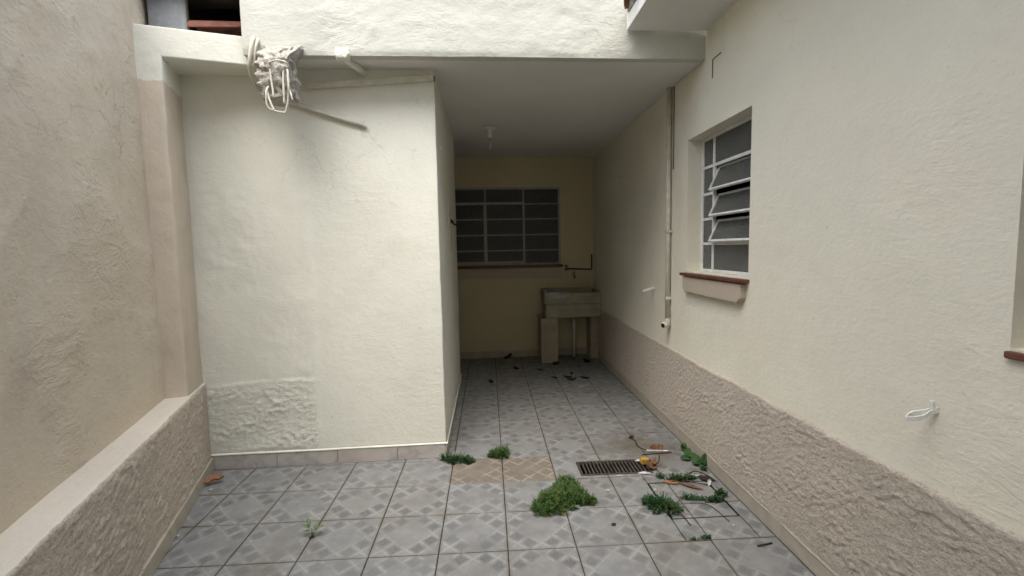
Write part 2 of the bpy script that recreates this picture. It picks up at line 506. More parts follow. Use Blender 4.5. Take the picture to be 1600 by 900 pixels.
def copy_tree(o, parent=None):
    c = o.copy(); COL.objects.link(c); c.parent = parent
    ORG[c.name] = ORG[o.name]
    for ch in o.children: copy_tree(ch, c)
    return c

# measured planes (metres; camera stands at x = y = 0)
XR = 1.395                       # house wall
CEIL = 2.60
yF = lambda x: 3.165 + .030 * (x + .33)      # storeroom front wall, a little out of square
yB = lambda x: 2.948 + .0227 * (x + .03)     # edge beam / parapet
yK = lambda x: 6.10 + .035 * (x - .3)        # rear wall
TILE, TX, TY = .33, -.269, 2.775
LA = np.array([-1.858, 3.093]); LT = np.array([.29367, -.95591]); LN = np.array([.95591, .29367])
def LW(s, d, z):                 # left wall frame: along, out, up
    return (LA[0] + LT[0] * s + LN[0] * d, LA[1] + LT[1] * s + LN[1] * d, z)

# ------------------------------------------------------------------ ground and tiled floor
g = MB(); g.box(-60, 60, -60, 60, -.50, -.205)
tag(g.build('ground', 'ground', None), kind='structure')
GR = (.553, 1.017, 2.806, 3.001)              # drain grate opening
fl_ = MB()
for r_ in ((-2.9, GR[0], -1.6, 6.4), (GR[1], 1.50, -1.6, 6.4), (GR[0], GR[1], -1.6, GR[2]), (GR[0], GR[1], GR[3], 6.4)):
    fl_.box(*r_, -.20, -.0045)
floor = fl_.build('floor', 'grout', None, origin=(0, 0, 0))
tag(floor, kind='structure')

CV = (.935, 1.298, 2.305, 2.680)              # inspection cover
J = .0028
def sub(r, h):
    """rectangle minus hole -> rectangles"""
    x0, x1, y0, y1 = r; a, b, c, d = h
    if a >= x1 or b <= x0 or c >= y1 or d <= y0: return [r]
    out = []
    if a > x0: out.append((x0, a, y0, y1))
    if b < x1: out.append((b, x1, y0, y1))
    xa, xb = max(x0, a), min(x1, b)
    if c > y0: out.append((xa, xb, y0, c))
    if d < y1: out.append((xa, xb, d, y1))
    return [q for q in out if q[1] - q[0] > .008 and q[3] - q[2] > .008]

def tile_mesh(x0, x1, y0, y1, u0, u1, v0, v1, mat):
    e = .0016; t = .012
    r = [(x0, y0, -t), (x1, y0, -t), (x1, y1, -t), (x0, y1, -t), (x0, y0, -e), (x1, y0, -e), (x1, y1, -e), (x0, y1, -e),
         (x0 + e, y0 + e, 0), (x1 - e, y0 + e, 0), (x1 - e, y1 - e, 0), (x0 + e, y1 - e, 0)]
    f = [(8, 9, 10, 11)]
    for k in range(4):
        n_ = (k + 1) % 4
        f += [(k, n_, 4 + n_, 4 + k), (4 + k, 4 + n_, 8 + n_, 8 + k)]
    me = bpy.data.meshes.new('floor_tile')
    me.from_pydata(r, [], f)
    q = [(u0, v0), (u1, v0), (u1, v1), (u0, v1)] * 3
    ul = me.uv_layers.new(name='UVMap')
    for l in me.loops: ul.data[l.index].uv = q[l.vertex_index]
    me.materials.append(M[mat])
    return me
full = {}
h_ = TILE / 2
for k in ('tile', 'tile_brown'):
    full[k] = tile_mesh(-h_ + J, h_ - J, -h_ + J, h_ - J, 0, 1, 0, 1, k)
def add_tile(me, loc, rz=0, tilt=None):
    o = bpy.data.objects.new('floor_tile', me); COL.objects.link(o)
    o.parent = floor; o.location = loc
    o.rotation_euler = (random.gauss(0, .0012), random.gauss(0, .0012), rz)
    return o
EPS = .0062
for ci in range(-7, 6):
    for rj in range(-11, 9):
        cx = TX + (ci + .5) * TILE; cy = TY - (rj + .5) * TILE
        if cx - h_ > XR - .01 or cy - h_ > 6.13: continue
        # skip tiles hidden wholly inside the storeroom or behind the left wall
        if cx + h_ < -.36 and 3.22 < cy - h_ and cy + h_ < 4.93: continue
        dd = (np.array([cx + h_, cy + h_]) - LA) @ LN
        if dd < -.05 and cy < 3.2: continue
        if cx < -1.9 and cy > 3.2: continue
        mat = 'tile_brown' if (rj == -1 and ci in (0, 1)) else 'tile'
        cell = (cx - h_ + J, cx + h_ - J, cy - h_ + J, cy + h_ - J)
        pieces = sub(cell, GR); P2 = []
        for p in pieces: P2 += sub(p, CV)
        inner = (max(cell[0], CV[0] + EPS), min(cell[1], CV[1] - EPS), max(cell[2], CV[2] + EPS), min(cell[3], CV[3] - EPS))
        cov = inner[1] - inner[0] > .01 and inner[3] - inner[2] > .01
        if len(P2) == 1 and P2[0] == cell:
            add_tile(full[mat], (cx, cy, random.uniform(-.0006, .0006)), random.choice((0, math.pi)))
            continue
        for p in P2 + ([inner] if cov else []):
            q = [p[0], p[1], p[2], p[3]]
            if cov and p is not inner:      # leave a wider slot round the cover
                if abs(q[1] - CV[0]) < 1e-6: q[1] -= EPS
                if abs(q[0] - CV[1]) < 1e-6: q[0] += EPS
                if abs(q[3] - CV[2]) < 1e-6: q[3] -= EPS
                if abs(q[2] - CV[3]) < 1e-6: q[2] += EPS
            mx_, my_ = (q[0] + q[1]) / 2, (q[2] + q[3]) / 2
            me = tile_mesh(q[0] - mx_, q[1] - mx_, q[2] - my_, q[3] - my_, (q[0] - cx + h_) / TILE, (q[1] - cx + h_) / TILE, (q[2] - cy + h_) / TILE, (q[3] - cy + h_) / TILE, mat)
            add_tile(me, (mx_, my_, -.0012 if p is inner else 0))

sl_ = MB()
for r_ in ((CV[0] - .005, CV[1] + .005, CV[2] - .005, CV[2] + .005), (CV[0] - .005, CV[1] + .005, CV[3] - .005, CV[3] + .005), (CV[0] - .005, CV[0] + .005, CV[2] + .005, CV[3] - .005), (CV[1] - .005, CV[1] + .005, CV[2] + .005, CV[3] - .005)):
    sl_.box(*r_, -.0062, -.0037)
sl_.build('cover_slot', 'gap', floor)

def skirting(parent, a, b, z1, t, mat, step=.40, first=None, side=1):
    """row of skirting tiles from a to b (plan points), standing t proud to the left of a->b * side"""
    a = np.array(a, float); b = np.array(b, float); L = np.linalg.norm(b - a); d = (b - a) / L
    nn = np.array([-d[1], d[0]]) * side
    cuts = [0.0]; p = first if first else step
    while p < L - .02: cuts.append(p); p += step
    cuts.append(L)
    for s0, s1 in zip(cuts[:-1], cuts[1:]):
        g_ = .0013; dz = random.uniform(-.002, .002); dt = random.uniform(0, .0015)
        mb = MB()
        mb.box(s0 + g_, s1 - g_, -.004, t + dt, .0008, z1 + dz)
        mb.map(lambda x, y, z: (a[0] + d[0] * x + nn[0] * y, a[1] + d[1] * x + nn[1] * y, z))
        mb.build('skirting_tile', mat, parent, .0018)

# ------------------------------------------------------------------ boundary wall on the left (tall, set back above a stuccoed plinth)
bw = thing('boundary_wall', (float(LA[0]), float(LA[1]), 0), 'tall grey-beige rendered boundary wall with a stuccoed plinth along its foot', 'wall')
UD = -.148
def f_left(U, V):
    d = UD + fbm(U * 1.1, V * 1.1, 3, 5) * .030 + fbm(U * 5, V * 5, 8, 4) * .009
    rid = 1 - np.abs(2 * (vnoise(U * 2.2 + 3 * fbm(U, V, 40), V * 2.2, 21) - .5))
    d = d + sstep(.88, 1.0, rid) * .006 * sstep(.5, .7, vnoise(U * 1.3, V * 1.3, 60))
    return LW(U, d, V)
panel('wall_plaster', lin(-.9, 4.7, .022), lin(.56, 3.0, .022), f_left, 'beige', bw, flip=True)
bwc = MB().box(-.9, 4.7, -.40, UD - .03, 0, 3.0).map(LW)
bwc.build('wall_core', 'beige', bw)
# plinth: one unrolled profile, face -> rounded arris -> top
prof = [(-.010, z) for z in np.linspace(.0, .570, 80)] + [(-.011, .578), (-.013, .587), (-.019, .593)] + [(d, .596) for d in np.linspace(-.028, -.19, 15)]
pd = np.array([p[0] for p in prof]); pz = np.array([p[1] for p in prof]); idx = np.arange(len(prof), dtype=float)
def f_plinth(U, V):
    i = V.astype(int); d = pd[i]; z = pz[i]
    face = sstep(82, 78, V) * sstep(0, 12, V)
    st = stucco(U, z, 31)
    top = sstep(80, 84, V)
    arr = np.exp(-((V - 81) / 2.0) ** 2)
    d2 = d + face * (st - .004) + arr * (fbm(U * 4, V * 0, 77, 4) * .010 + fbm(U * 30, V * 0, 78, 3) * .010)
    z2 = z + top * (fbm(U * 3, d * 6, 12, 4) * .008) + arr * fbm(U * 3, V * 0, 71, 4) * .012
    return LW(U, d2, z2)
PU = np.concatenate([lin(-.12, 2.6, .0075), lin(2.6, 4.6, .03)[1:]])
panel('plinth', PU, idx, f_plinth, 'ledge', bw, flip=True)
_pl = bpy.data.objects['plinth'].data
_pl.materials.append(M['ledge_top'])
_nu = len(PU)
for p_ in _pl.polygons:
    if p_.index // (_nu - 1) >= 82: p_.material_index = 1
# pilaster at the far end
pil = MB().box(-.10, .272, -.30, -.030, .585, 2.72)
def pj(s, d, z):
    return LW(s, d, z)
def f_pil(U, V):
    # u: 0..0.118 front face (from wall outwards), then side face going back
    fr = U < .118
    s = np.where(fr, .272, .272 - (U - .118)); d = np.where(fr, UD + U, -.030)
    e = fbm(V * 5, V * 0 + 3, 90, 4) * .008
    ed = np.exp(-((U - .118) / .012) ** 2)
    bumpv = fbm(U * 7, V * 5, 14, 4) * .010
    s = s + np.where(fr, bumpv, 0) - ed * .004 + ed * e
    d = d + np.where(fr, 0, bumpv) - ed * .004 + ed * e
    return LW(s, d, V)
panel('pilaster', lin(-.03, .118, .012, (.106, .112, .115)).tolist() + lin(.121, .46, .014).tolist(), lin(.58, 2.56, .016), f_pil, 'pilaster', bw, flip=True)
a0 = LW(-.02, -.012, 0); a1 = LW(4.4, -.012, 0)
skirting(bw, a0[:2], a1[:2], .082, .012, 'skirt_cream', .40, .37, side=1)

# added block behind the camera, out of view, shutting out low sky light
bk = thing('sky_blocker', (0, -2.1, 0), 'plain block added unseen behind the camera to shut out low sky light', 'light blocker')
bx('wall', -3.5, 4.0, -2.6, -1.7, .001, 6.6, 'beige', bk, .01)  # body of the added sky blocker, out of view
bx('blocker_top', -3.6, 4.1, -2.7, -1.62, 6.601, 6.72, 'ceiling', bk, .01)

# ------------------------------------------------------------------ partition wall straight ahead (front and side faces)
pw = thing('partition_wall', (-1.1, 3.6, 0), 'cream painted plaster wall with a rough patch low at its left', 'wall')
SEAM = -1.188
def f_front(U, V):
    left = sstep(SEAM + .05, SEAM - .03, U + .025 * fbm(V * 3, V * 0, 4))
    pt = .585 + .022 * fbm(U * 5, U * 0, 17, 4) + .02 * (U + 1.9)
    rough = left * sstep(pt, pt - .02, V) * sstep(.09, .13, V)
    lump = fbm(U * 2, V * 2, 5, 4) * .014 + fbm(U * 9, V * 9, 6, 4) * .010 * sstep(.42, .6, vnoise(U * 3, V * 3, 44))
    seam = np.exp(-((U - SEAM - .015 + .03 * fbm(V * 4, V * 0, 91)) / .035) ** 2) * (.003 + .010 * np.abs(fbm(U * 9, V * 7, 33, 4)))
    fade = sstep(-.325, -.38, U)
    d = left * lump + seam * sstep(.5, .6, V) + left * .004 + rough * (stucco(U * 1.0, V * 1.25 - .33 * U, 57) * 1.05 + .003)
    d = d + (1 - left) * fbm(U * 2.5, V * 2.5, 25, 3) * .004
    edge = np.exp(-((U + .325) / .006) ** 2)
    return U + edge * fbm(V * 8, V * 0, 66, 4) * .006, yF(U) - d * fade + edge * .003, V
panel('front_plaster', lin(-2.05, -.325, .0095), lin(0, 2.61, .0115), f_front, 'cream', pw)
_fp = bpy.data.objects['front_plaster'].data
_fp.materials.append(M['cream_rough'])
for p_ in _fp.polygons:
    c_ = p_.center
    if c_[0] - 1.1 < SEAM + .012 and .10 < c_[2] < .582 + .02 * (c_[0] - 1.1 + 1.9): p_.material_index = 1
def f_side(U, V):
    edge = np.exp(-((U - 3.165) / .006) ** 2)
    edge2 = np.exp(-((U - 4.97) / .01) ** 2)
    return -.325 + edge * (fbm(V * 8, V * 0, 66, 4) * .006) - edge * 0 + fbm(U * 2, V * 2, 2, 3) * .006 * (1 - edge) - edge2 * .004, U + edge * .003, V
panel('side_plaster', lin(3.165, 4.97, .03, (3.168, 3.172, 3.18)), lin(0, 2.61, .03), f_side, 'cream', pw)
bx('wall_core', -2.3, -.333, 3.21, 4.968, .001, 2.6, 'cream', pw, 0)
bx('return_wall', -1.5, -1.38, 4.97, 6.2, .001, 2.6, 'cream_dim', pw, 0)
skirting(pw, (-1.90, yF(-1.90) + .001), (-.327, yF(-.327) + .001), .098, .0135, 'skirt_grey', .40, .045, side=-1)
skirting(pw, (-.326, 3.152), (-.326, 4.97), .085, .009, 'skirt_cream', .40, None, side=-1)
# bead of paint and filler along the skirting top
us = lin(-1.90, -.31, .012)
def f_bead(U, V):
    a = V * math.pi / 6
    r = .0085 + .006 * np.abs(fbm(U * 9, U * 0, 3, 4))
    return U, yF(U) - .007 - r * np.sin(a) * 1.1, .101 + .004 * fbm(U * 4, U * 0, 9, 3) - r * .8 * np.cos(a)
panel('paint_bead', us, np.arange(7.0), f_bead, 'cream', pw)
us2 = lin(3.15, 4.97, .02)
panel('paint_bead', us2, np.arange(7.0), lambda U, V: (-.322 + .0085 * np.sin(V * math.pi / 6) * 1.1, U, .088 + .003 * fbm(U * 4, U * 0, 9, 3) - .008 * np.cos(V * math.pi / 6)), 'cream', pw)

# ------------------------------------------------------------------ rear wall of the covered area, with its steel window
rw = thing('rear_wall', (.3, 6.2, 0), 'dim yellowish plaster wall at the back of the covered area with a steel window', 'wall')
HB = (-.515, .955, 1.22, 2.222)
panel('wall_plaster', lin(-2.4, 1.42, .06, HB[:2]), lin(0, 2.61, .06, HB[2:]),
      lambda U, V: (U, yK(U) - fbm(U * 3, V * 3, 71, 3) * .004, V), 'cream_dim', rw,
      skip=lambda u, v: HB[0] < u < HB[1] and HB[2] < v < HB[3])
skirting(rw, (-.9, yK(-.9) + .002), (1.385, yK(1.385) + .002), .092, .011, 'skirt_cream', .40, .3, side=-1)
sk = lambda x, y, z: (x, y + .035 * (x - .3), z)
lin_b = MB()
X0, X1, Y0, Y1, Z0, Z1 = -2.6, 1.6, 6.125, 8.0, -.02, 2.7
lin_b.v = [(x, y, z) for z in (Z0, Z1) for y in (Y0, Y1) for x in (X0, X1)]
lin_b.f = [(0, 2, 3, 1), (4, 5, 7, 6), (2, 6, 7, 3), (0, 4, 6, 2), (1, 3, 7, 5)]
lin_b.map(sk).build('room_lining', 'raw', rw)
cols = [HB[0], -.022, .474, HB[1]]
rows = [2.205, 2.010, 1.815, 1.612, 1.410, 1.245]
wf = MB()
yw = 6.105
for (x0, x1) in ((HB[0], HB[0] + .028), (HB[1] - .026, HB[1])): wf.box(x0, x1, yw, yw + .03, HB[2], HB[3])
wf.box(HB[0], HB[1], yw - .001, yw + .028, 2.196, HB[3]); wf.box(HB[0], HB[1], yw - .001, yw + .03, HB[2], 1.244)
wf.map(sk)
win_b = wf.build('window', 'grey_metal', rw, .002)
sash = MB()
sash.box(-.048, -.006, yw - .012, yw + .014, 1.246, 2.0)
sash.box(.460, .486, yw - .012, yw + .014, 1.246, 2.0)
sash.box(-.50, .486, yw - .011, yw + .013, 2.001, 2.034)
sash.box(-.50, .486, yw - .011, yw + .013, 1.2455, 1.272)
sash.map(sk).build('sliding_sash', 'grey_metal', win_b, .002)
def bar(parent, mat, *b):
    return MB().box(*b).map(sk).build('glazing_bar', mat, parent, .001)
for x in (-.022, .474): bar(win_b, 'grey_metal', x - .009, x + .009, yw + .002, yw + .018, 2.034, 2.196)
for z in rows[2:5]:
    bar(win_b, 'grey_metal', HB[0] + .028, -.05, yw - .004, yw + .012, z - .009, z + .009)
    bar(win_b, 'grey_metal', -.005, .459, yw - .004, yw + .012, z - .009, z + .009)
for z in rows[1:5]:
    bar(win_b, 'grey_metal', .487, HB[1] - .026, yw + .004, yw + .02, z - .008, z + .008)
for i in range(3):
    for j in range(5):
        MB().box(cols[i] + .01, cols[i + 1] - .01, yw + .020, yw + .024, rows[j + 1] + .004, rows[j] - .002).map(sk).build('pane', 'glass_dark', win_b)
bx('window_sill', -.53, .975, 6.05, 6.12, 1.182, 1.2185, 'sill', rw, .003, sk)
bx('sill_apron', -.52, .952, 6.075, 6.12, 1.052, 1.181, 'apron', rw, .004, sk)

# ------------------------------------------------------------------ roof slab over the covered area, with parapet and side beam
rs = thing('roof_slab', (0, 4.5, CEIL), 'cream concrete roof slab with a lumpy parapet over the covered area', 'roof')
MB().box(-2.4, XR - .002, 2.985, 6.4, CEIL + .001, CEIL + .11).build('slab', 'ceiling', rs)
def f_par(U, V):
    under = V < 0
    lum = fbm(U * 2.4, V * 2.4, 81, 5) * .013 + fbm(U * 8, V * 12, 83, 4) * .011 * sstep(.4, .65, vnoise(U * 2.5, V * 2.5, 84))
    hair = (1 - np.abs(2 * (vnoise(U * 2 + 2 * fbm(U * 2, V * 2, 50), V * 7, 51) - .5)))
    lum = lum + sstep(.9, 1.0, hair) * .002
    ed = np.exp(-(V / .02) ** 2)
    zw = .010 * fbm(U * 2.2, U * 0, 85, 4)
    y = yB(U) - np.where(under, V, 0) - np.where(under, 0, lum) * sstep(0, .03, V) + ed * .004
    z = CEIL + np.where(under, 0, V) + ed * zw - .0015
    return U, y, z
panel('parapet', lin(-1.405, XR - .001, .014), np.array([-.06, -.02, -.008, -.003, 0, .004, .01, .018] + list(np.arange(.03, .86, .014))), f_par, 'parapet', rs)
bx('parapet_core', -1.40, XR - .003, 3.02, 3.12, CEIL + .112, 3.46, 'cream', rs, 0)
sb = MB().box(-.13, .27, -.21, .44, 2.553, 2.716).map(LW)
sbo = sb.build('side_beam', 'cream', rs, .006)
# dark loft behind the opening above the side beam
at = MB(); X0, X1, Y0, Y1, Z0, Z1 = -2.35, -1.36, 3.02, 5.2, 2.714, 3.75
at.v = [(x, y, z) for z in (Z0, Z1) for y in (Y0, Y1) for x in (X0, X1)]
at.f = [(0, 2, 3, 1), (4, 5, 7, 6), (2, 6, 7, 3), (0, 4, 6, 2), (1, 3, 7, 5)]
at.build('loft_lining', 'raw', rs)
bx('loft_light_block', -2.0, -1.42, 2.88, 3.2, 2.99, 3.75, 'raw', rs, 0)  # added out of view, hung low to keep sky light out of the loft

# ------------------------------------------------------------------ house wall on the right
hw = thing('house_wall', (XR + .1, 2.4, 0), 'long off-white house wall with rough beige stucco dado and louvred window', 'wall')
W1 = (2.44, 3.225, 1.250, 2.155)
W2 = (.380, 1.166, 1.142, 2.155)
inh = lambda u, v: any(w[0] < u < w[1] and w[2] < v < w[3] for w in (W1, W2))
def f_house(U, V):
    d = fbm(U * 1.0, V * 1.0, 101, 4) * .012 + fbm(U * 7, V * 7, 104, 3) * .0022
    for w in (W1, W2):
        m_ = np.maximum(np.maximum(w[0] - U, U - w[1]), np.maximum(w[2] - V, V - w[3]))
        d = d * sstep(0, .10, m_)
    d = d * sstep(2.76, 2.6, V)
    return XR - d, U, V
panel('wall_plaster', lin(-1.6, 6.16, .03, W1[:2] + W2[:2]), lin(.5, 2.78, .03, W1[2:] + W2[2:]), f_house, 'cream_house', hw, skip=inh, flip=True)
def f_dado(U, V):
    topz = .652 + .012 * fbm(U * 3, U * 0, 7, 4) + .008 * fbm(U * 14, U * 0, 8, 3)
    z = .0 + V * topz
    fade = sstep(1.0, .975, V)
    d = .004 + fade * (.008 + stucco(U, z, 130) * .85) * sstep(.0, .16, V)
    d = d - .012 * (1 - sstep(.985, 1.0, 1 - V + .97)) * 0
    d = np.where(V > .995, -.012, d)
    return XR - d, U, z
panel('stucco_dado', np.concatenate([lin(-1.6, .7, .03)[:-1], lin(.7, 3.6, .0064), lin(3.6, 6.14, .02)[1:]]), np.concatenate([np.linspace(0, .985, 100), [1.0]]), f_dado, 'dado', hw, flip=True)
skirting(hw, (XR - .001, 6.09), (XR - .001, -1.4), .080, .0125, 'skirt_cream', .401, .401 * 8 + (6.09 - 2.482) % .401 - .401 * 8, side=-1)
# mortar bead over the skirting
us = lin(-1.4, 6.08, .02)
panel('mortar_bead', us, np.arange(5.0), lambda U, V: (XR - .004 - (.013 + .004 * fbm(U * 8, U * 0, 5, 3)) * np.sin(V * math.pi / 4 * .98 + .02), U, .084 + .004 * fbm(U * 5, U * 0, 6, 3) - .010 * np.cos(V * math.pi / 4)), 'skirt_cream', hw, flip=True)
rl = MB(); X0, X1, Y0, Y1, Z0, Z1 = XR + .004, 3.2, -.6, 4.3, .3, 2.70
rl.v = [(x, y, z) for z in (Z0, Z1) for y in (Y0, Y1) for x in (X0, X1)]
rl.f = [(0, 2, 3, 1), (4, 5, 7, 6), (0, 1, 5, 4), (2, 6, 7, 3), (1, 3, 7, 5)]
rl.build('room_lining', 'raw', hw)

def house_window(w, lip=.048, over=.012, ins=0.0):
    y0, y1, z0, z1 = w
    rv = MB()
    xa, xb = XR - .0005, XR + .19
    rv.v = [(x, y, z) for z in (z0, z1) for y in (y0, y1) for x in (xa, xb)]
    rv.f = [(0, 1, 3, 2), (4, 6, 7, 5), (0, 4, 5, 1), (2, 3, 7, 6)]
    rv.build('window_reveal', 'cream_house', hw)
    xf = XR + .100
    H = z1 - z0
    rz = [z1 - H * t for t in (0, .219, .418, .604, .788, 1.0)]
    ym = y1 - .165
    f = MB(); t = .02
    f.box(xf, xf + .025, y1 - t, y1 - .001, z0 + .001, z1 - .001)
    f.box(xf, xf + .025, y0 + .001, y0 + t, z0 + .001, z1 - .001)
    f.box(xf + .001, xf + .024, y0 + t, y1 - t, z1 - t, z1 - .001)
    f.box(xf + .001, xf + .024, y0 + t, y1 - t, z0 + .001, z0 + t)
    f.box(xf + .002, xf + .023, ym - t / 2, ym + t / 2, z0 + t, z1 - t)
    win = f.build('window', 'white_metal', hw, .002)
    for k in range(1, 5):
        MB().box(xf + .003, xf + .020, ym + t / 2, y1 - t, rz[k] - .009, rz[k] + .009).build('glazing_bar', 'white_metal', win, .0015)
        if k in (1, 4):
            MB().box(xf + .003, xf + .020, y0 + t, ym - t / 2, rz[k] - .010, rz[k] + .010).build('glazing_bar', 'white_metal', win, .0015)
    for k in range(5):
        MB().box(xf + .010, xf + .0135, ym + .006, y1 - .012, rz[k + 1] + .004, rz[k] - .004).build('pane', 'glass', win)
        if k in (0, 4):
            MB().box(xf + .010, xf + .0135, y0 + .012, ym - .006, rz[k + 1] + .004, rz[k] - .004).build('pane', 'glass', win)
        else:
            zc = (rz[k] + rz[k + 1]) / 2; hh = (rz[k] - rz[k + 1]) / 2 - .004
            T = Matrix.Translation((xf + .006, 0, zc)) @ Matrix.Rotation(math.radians(25), 4, 'Y')
            s = MB(); b = .014; ya, yb = y0 + t + .003, ym - t / 2 - .003
            s.box(-.010, .010, ya, ya + b, -hh, hh, T); s.box(-.010, .010, yb - b, yb, -hh, hh, T)
            s.box(-.009, .009, ya + b, yb - b, hh - b, hh, T); s.box(-.009, .009, ya + b, yb - b, -hh, -hh + b, T)
            s.build('tilting_sash', 'white_metal', win, .0015)
            MB().box(-.002, .002, ya + .008, yb - .008, -hh + .008, hh - .008, T).build('pane', 'glass', win)
    bx('window_sill', XR - lip, XR + .099, y0 - over, y1 + over, z0 - .026, z0 - .006, 'sill', hw, .004)
    ap = MB()
    zt, zb = z0 - .032, z0 - .138
    yy = [(y0 + .018, zt), (y1 - .012 - ins, zt), (y1 - .016 - ins, zb + .03), (y1 - .045 - ins, zb), (y0 + .055, zb), (y0 + .020, zb + .028)]
    ap.v = [(XR - .036, y, z) for y, z in yy] + [(XR + .004, y, z) for y, z in yy]
    k = len(yy); ap.f = [tuple(range(k)), tuple(range(2 * k - 1, k - 1, -1))] + [(i, (i + 1) % k, k + (i + 1) % k, k + i) for i in range(k)]
    ap.build('sill_apron', 'apron', hw, .004)
house_window(W1)
house_window(W2, .016, .004, .10)
ck = MB().box(XR - .0020, XR + .003, 2.881, 2.887, 2.449, 2.561).box(XR - .0022, XR + .003, 2.781, 2.8805, 2.556, 2.5605)
ck.build('plaster_crack', 'crack', hw)

# ------------------------------------------------------------------ eave over the house wall
ev = thing('eave', (1.14, .7, 2.757), 'white boxed eave projecting over the house wall, clay tiles on top', 'eave')
bx('eave_slab', .885, XR + .3, -1.6, yB(.885) - .012, 2.757, 2.842, 'ceiling', ev, .004)
tm = MB(); kk = 9; L_ = .42
for i in range(kk + 1):
    an = math.pi * i / kk
    for l, r in ((0, .088), (L_, .074)):
        for q in (r, r - .013):
            tm.v.append((l, q * math.cos(an), q * math.sin(an) * .85))
for i in range(kk):
    b = i * 4; n4 = b + 4
    tm.f += [(b, n4, n4 + 2, b + 2), (b + 1, b + 3, n4 + 3, n4 + 1), (b, b + 1, n4 + 1, n4), (b + 2, n4 + 2, n4 + 3, b + 3)]
tm.f += [(0, 2, 3, 1), (kk * 4, kk * 4 + 1, kk * 4 + 3, kk * 4 + 2)]
src = tm.build('roof_tile', 'clay', None, origin=(0, 0, 0))
tile_me = src.data
bpy.data.objects.remove(src)
for r_ in range(3):
    for k in range(24):
        y = 2.80 - k * .182
        o = bpy.data.objects.new('roof_tile', tile_me); COL.objects.link(o); o.parent = ev
        wx, wz = .862 + r_ * .36, 2.846 + r_ * .36 * .32
        o.location = (wx - 1.14 + random.uniform(-.012, .012), y - .7, wz - 2.757)
        o.rotation_euler = (random.uniform(-.04, .04), -math.radians(16), random.uniform(-.03, .03))
rb = MB(); rb.v = [(.95, -1.6, 2.850), (2.6, -1.6, 3.37), (2.6, 2.9, 3.37), (.95, 2.9, 2.850), (.95, -1.6, 2.843), (2.6, -1.6, 3.35), (2.6, 2.9, 3.35), (.95, 2.9, 2.843)]
rb.f = [(0, 1, 2, 3), (4, 7, 6, 5), (0, 4, 5, 1), (1, 5, 6, 2), (2, 6, 7, 3), (3, 7, 4, 0)]
rb.build('roof_deck', 'raw', ev)
mo = MB().box(.874, .93, 2.80, 2.925, 2.843, 2.93)
mo.build('mortar_end', 'concrete', ev, .015)

# ------------------------------------------------------------------ broken column stub with its steel
cs = thing('column_stub', (-1.19, 2.88, 2.32), 'broken-off concrete column stub with bent bars hanging from the beam', 'column')
def blob(x0, x1, y0, y1, z0, z1, n, fn, rnd=.28):
    bm = bmesh.new(); bmesh.ops.create_cube(bm, size=1.0)
    bmesh.ops.subdivide_edges(bm, edges=bm.edges[:], cuts=n, use_grid_fill=True)
    vs_ = []
    for v in bm.verts:
        p = Vector(v.co) * 2
        q = p.normalized() * max(abs(p.x), abs(p.y), abs(p.z))
        p = p.lerp(q, rnd)
        vs_.append((x0 + (p.x + 1) / 2 * (x1 - x0), y0 + (p.y + 1) / 2 * (y1 - y0), z0 + (p.z + 1) / 2 * (z1 - z0)))
    V = np.array(vs_); V = fn(V)
    bm.verts.index_update()
    F = [[v.index for v in f.verts] for f in bm.faces]; bm.free()
    return V, F
def stubfn(V):
    t = (V[:, 2] - 2.315) / .34
    k = np.clip((V[:, 1] - 2.785) / .17, 0, 1)                # 0 at the front face
    V[:, 1] += (1 - k) * (.11 * sstep(.60, 1.0, t) + .10 * sstep(.92, 1.12, t) + .02 * sstep(.25, 0, t))
    V[:, 0] += sstep(-1.16, -1.085, V[:, 0]) * (.05 * sstep(.6, 1.0, t)) + sstep(-1.18, -1.275, V[:, 0]) * .018 * sstep(.5, 0, t)
    c = V.mean(0)
    u = V[:, 0] * 1.0 + V[:, 1] * .8; w = V[:, 2]
    n1 = fbm(u * 16, w * 16, 201, 4); n2 = fbm(V[:, 0] * 38, w * 38 + V[:, 1] * 20, 202, 3)
    r1 = vnoise(u * 34, w * 34, 203)
    amt = n1 * .040 + n2 * .026 + sstep(.5, .8, r1) * .014
    d = V - np.array([c[0], c[1], 0]); d[:, 2] = 0
    d /= np.linalg.norm(d, axis=1)[:, None] + 1e-6
    V += d * amt[:, None]
    V[:, 2] += (fbm(V[:, 0] * 12, V[:, 1] * 12, 205, 3) * .06) * sstep(.35, 0, t)
    return V
V, F = blob(-1.275, -1.102, 2.785, 2.955, 2.312, 2.70, 44, stubfn, .14)
put('concrete', V, F, 'concrete', cs, True)
def P2(px, py, y):
    d = rt * ((px - 800) / 729.532) + dn * ((py - 450) / 729.532) + fw
    k = y / d.y
    return (d.x * k, y, 1.43654 + d.z * k)
def curve(pts, n=6):
    out = []
    P = [Vector(p) for p in pts]
    for i in range(len(P) - 1):
        p0 = P[max(i - 1, 0)]; p1 = P[i]; p2 = P[i + 1]; p3 = P[min(i + 2, len(P) - 1)]
        for k in range(n):
            t = k / n
            out.append(.5 * ((2 * p1) + (p2 - p0) * t + (2 * p0 - 5 * p1 + 4 * p2 - p3) * t * t + (3 * p1 - p0 - 3 * p2 + p3) * t ** 3))
    return out + [P[-1]]
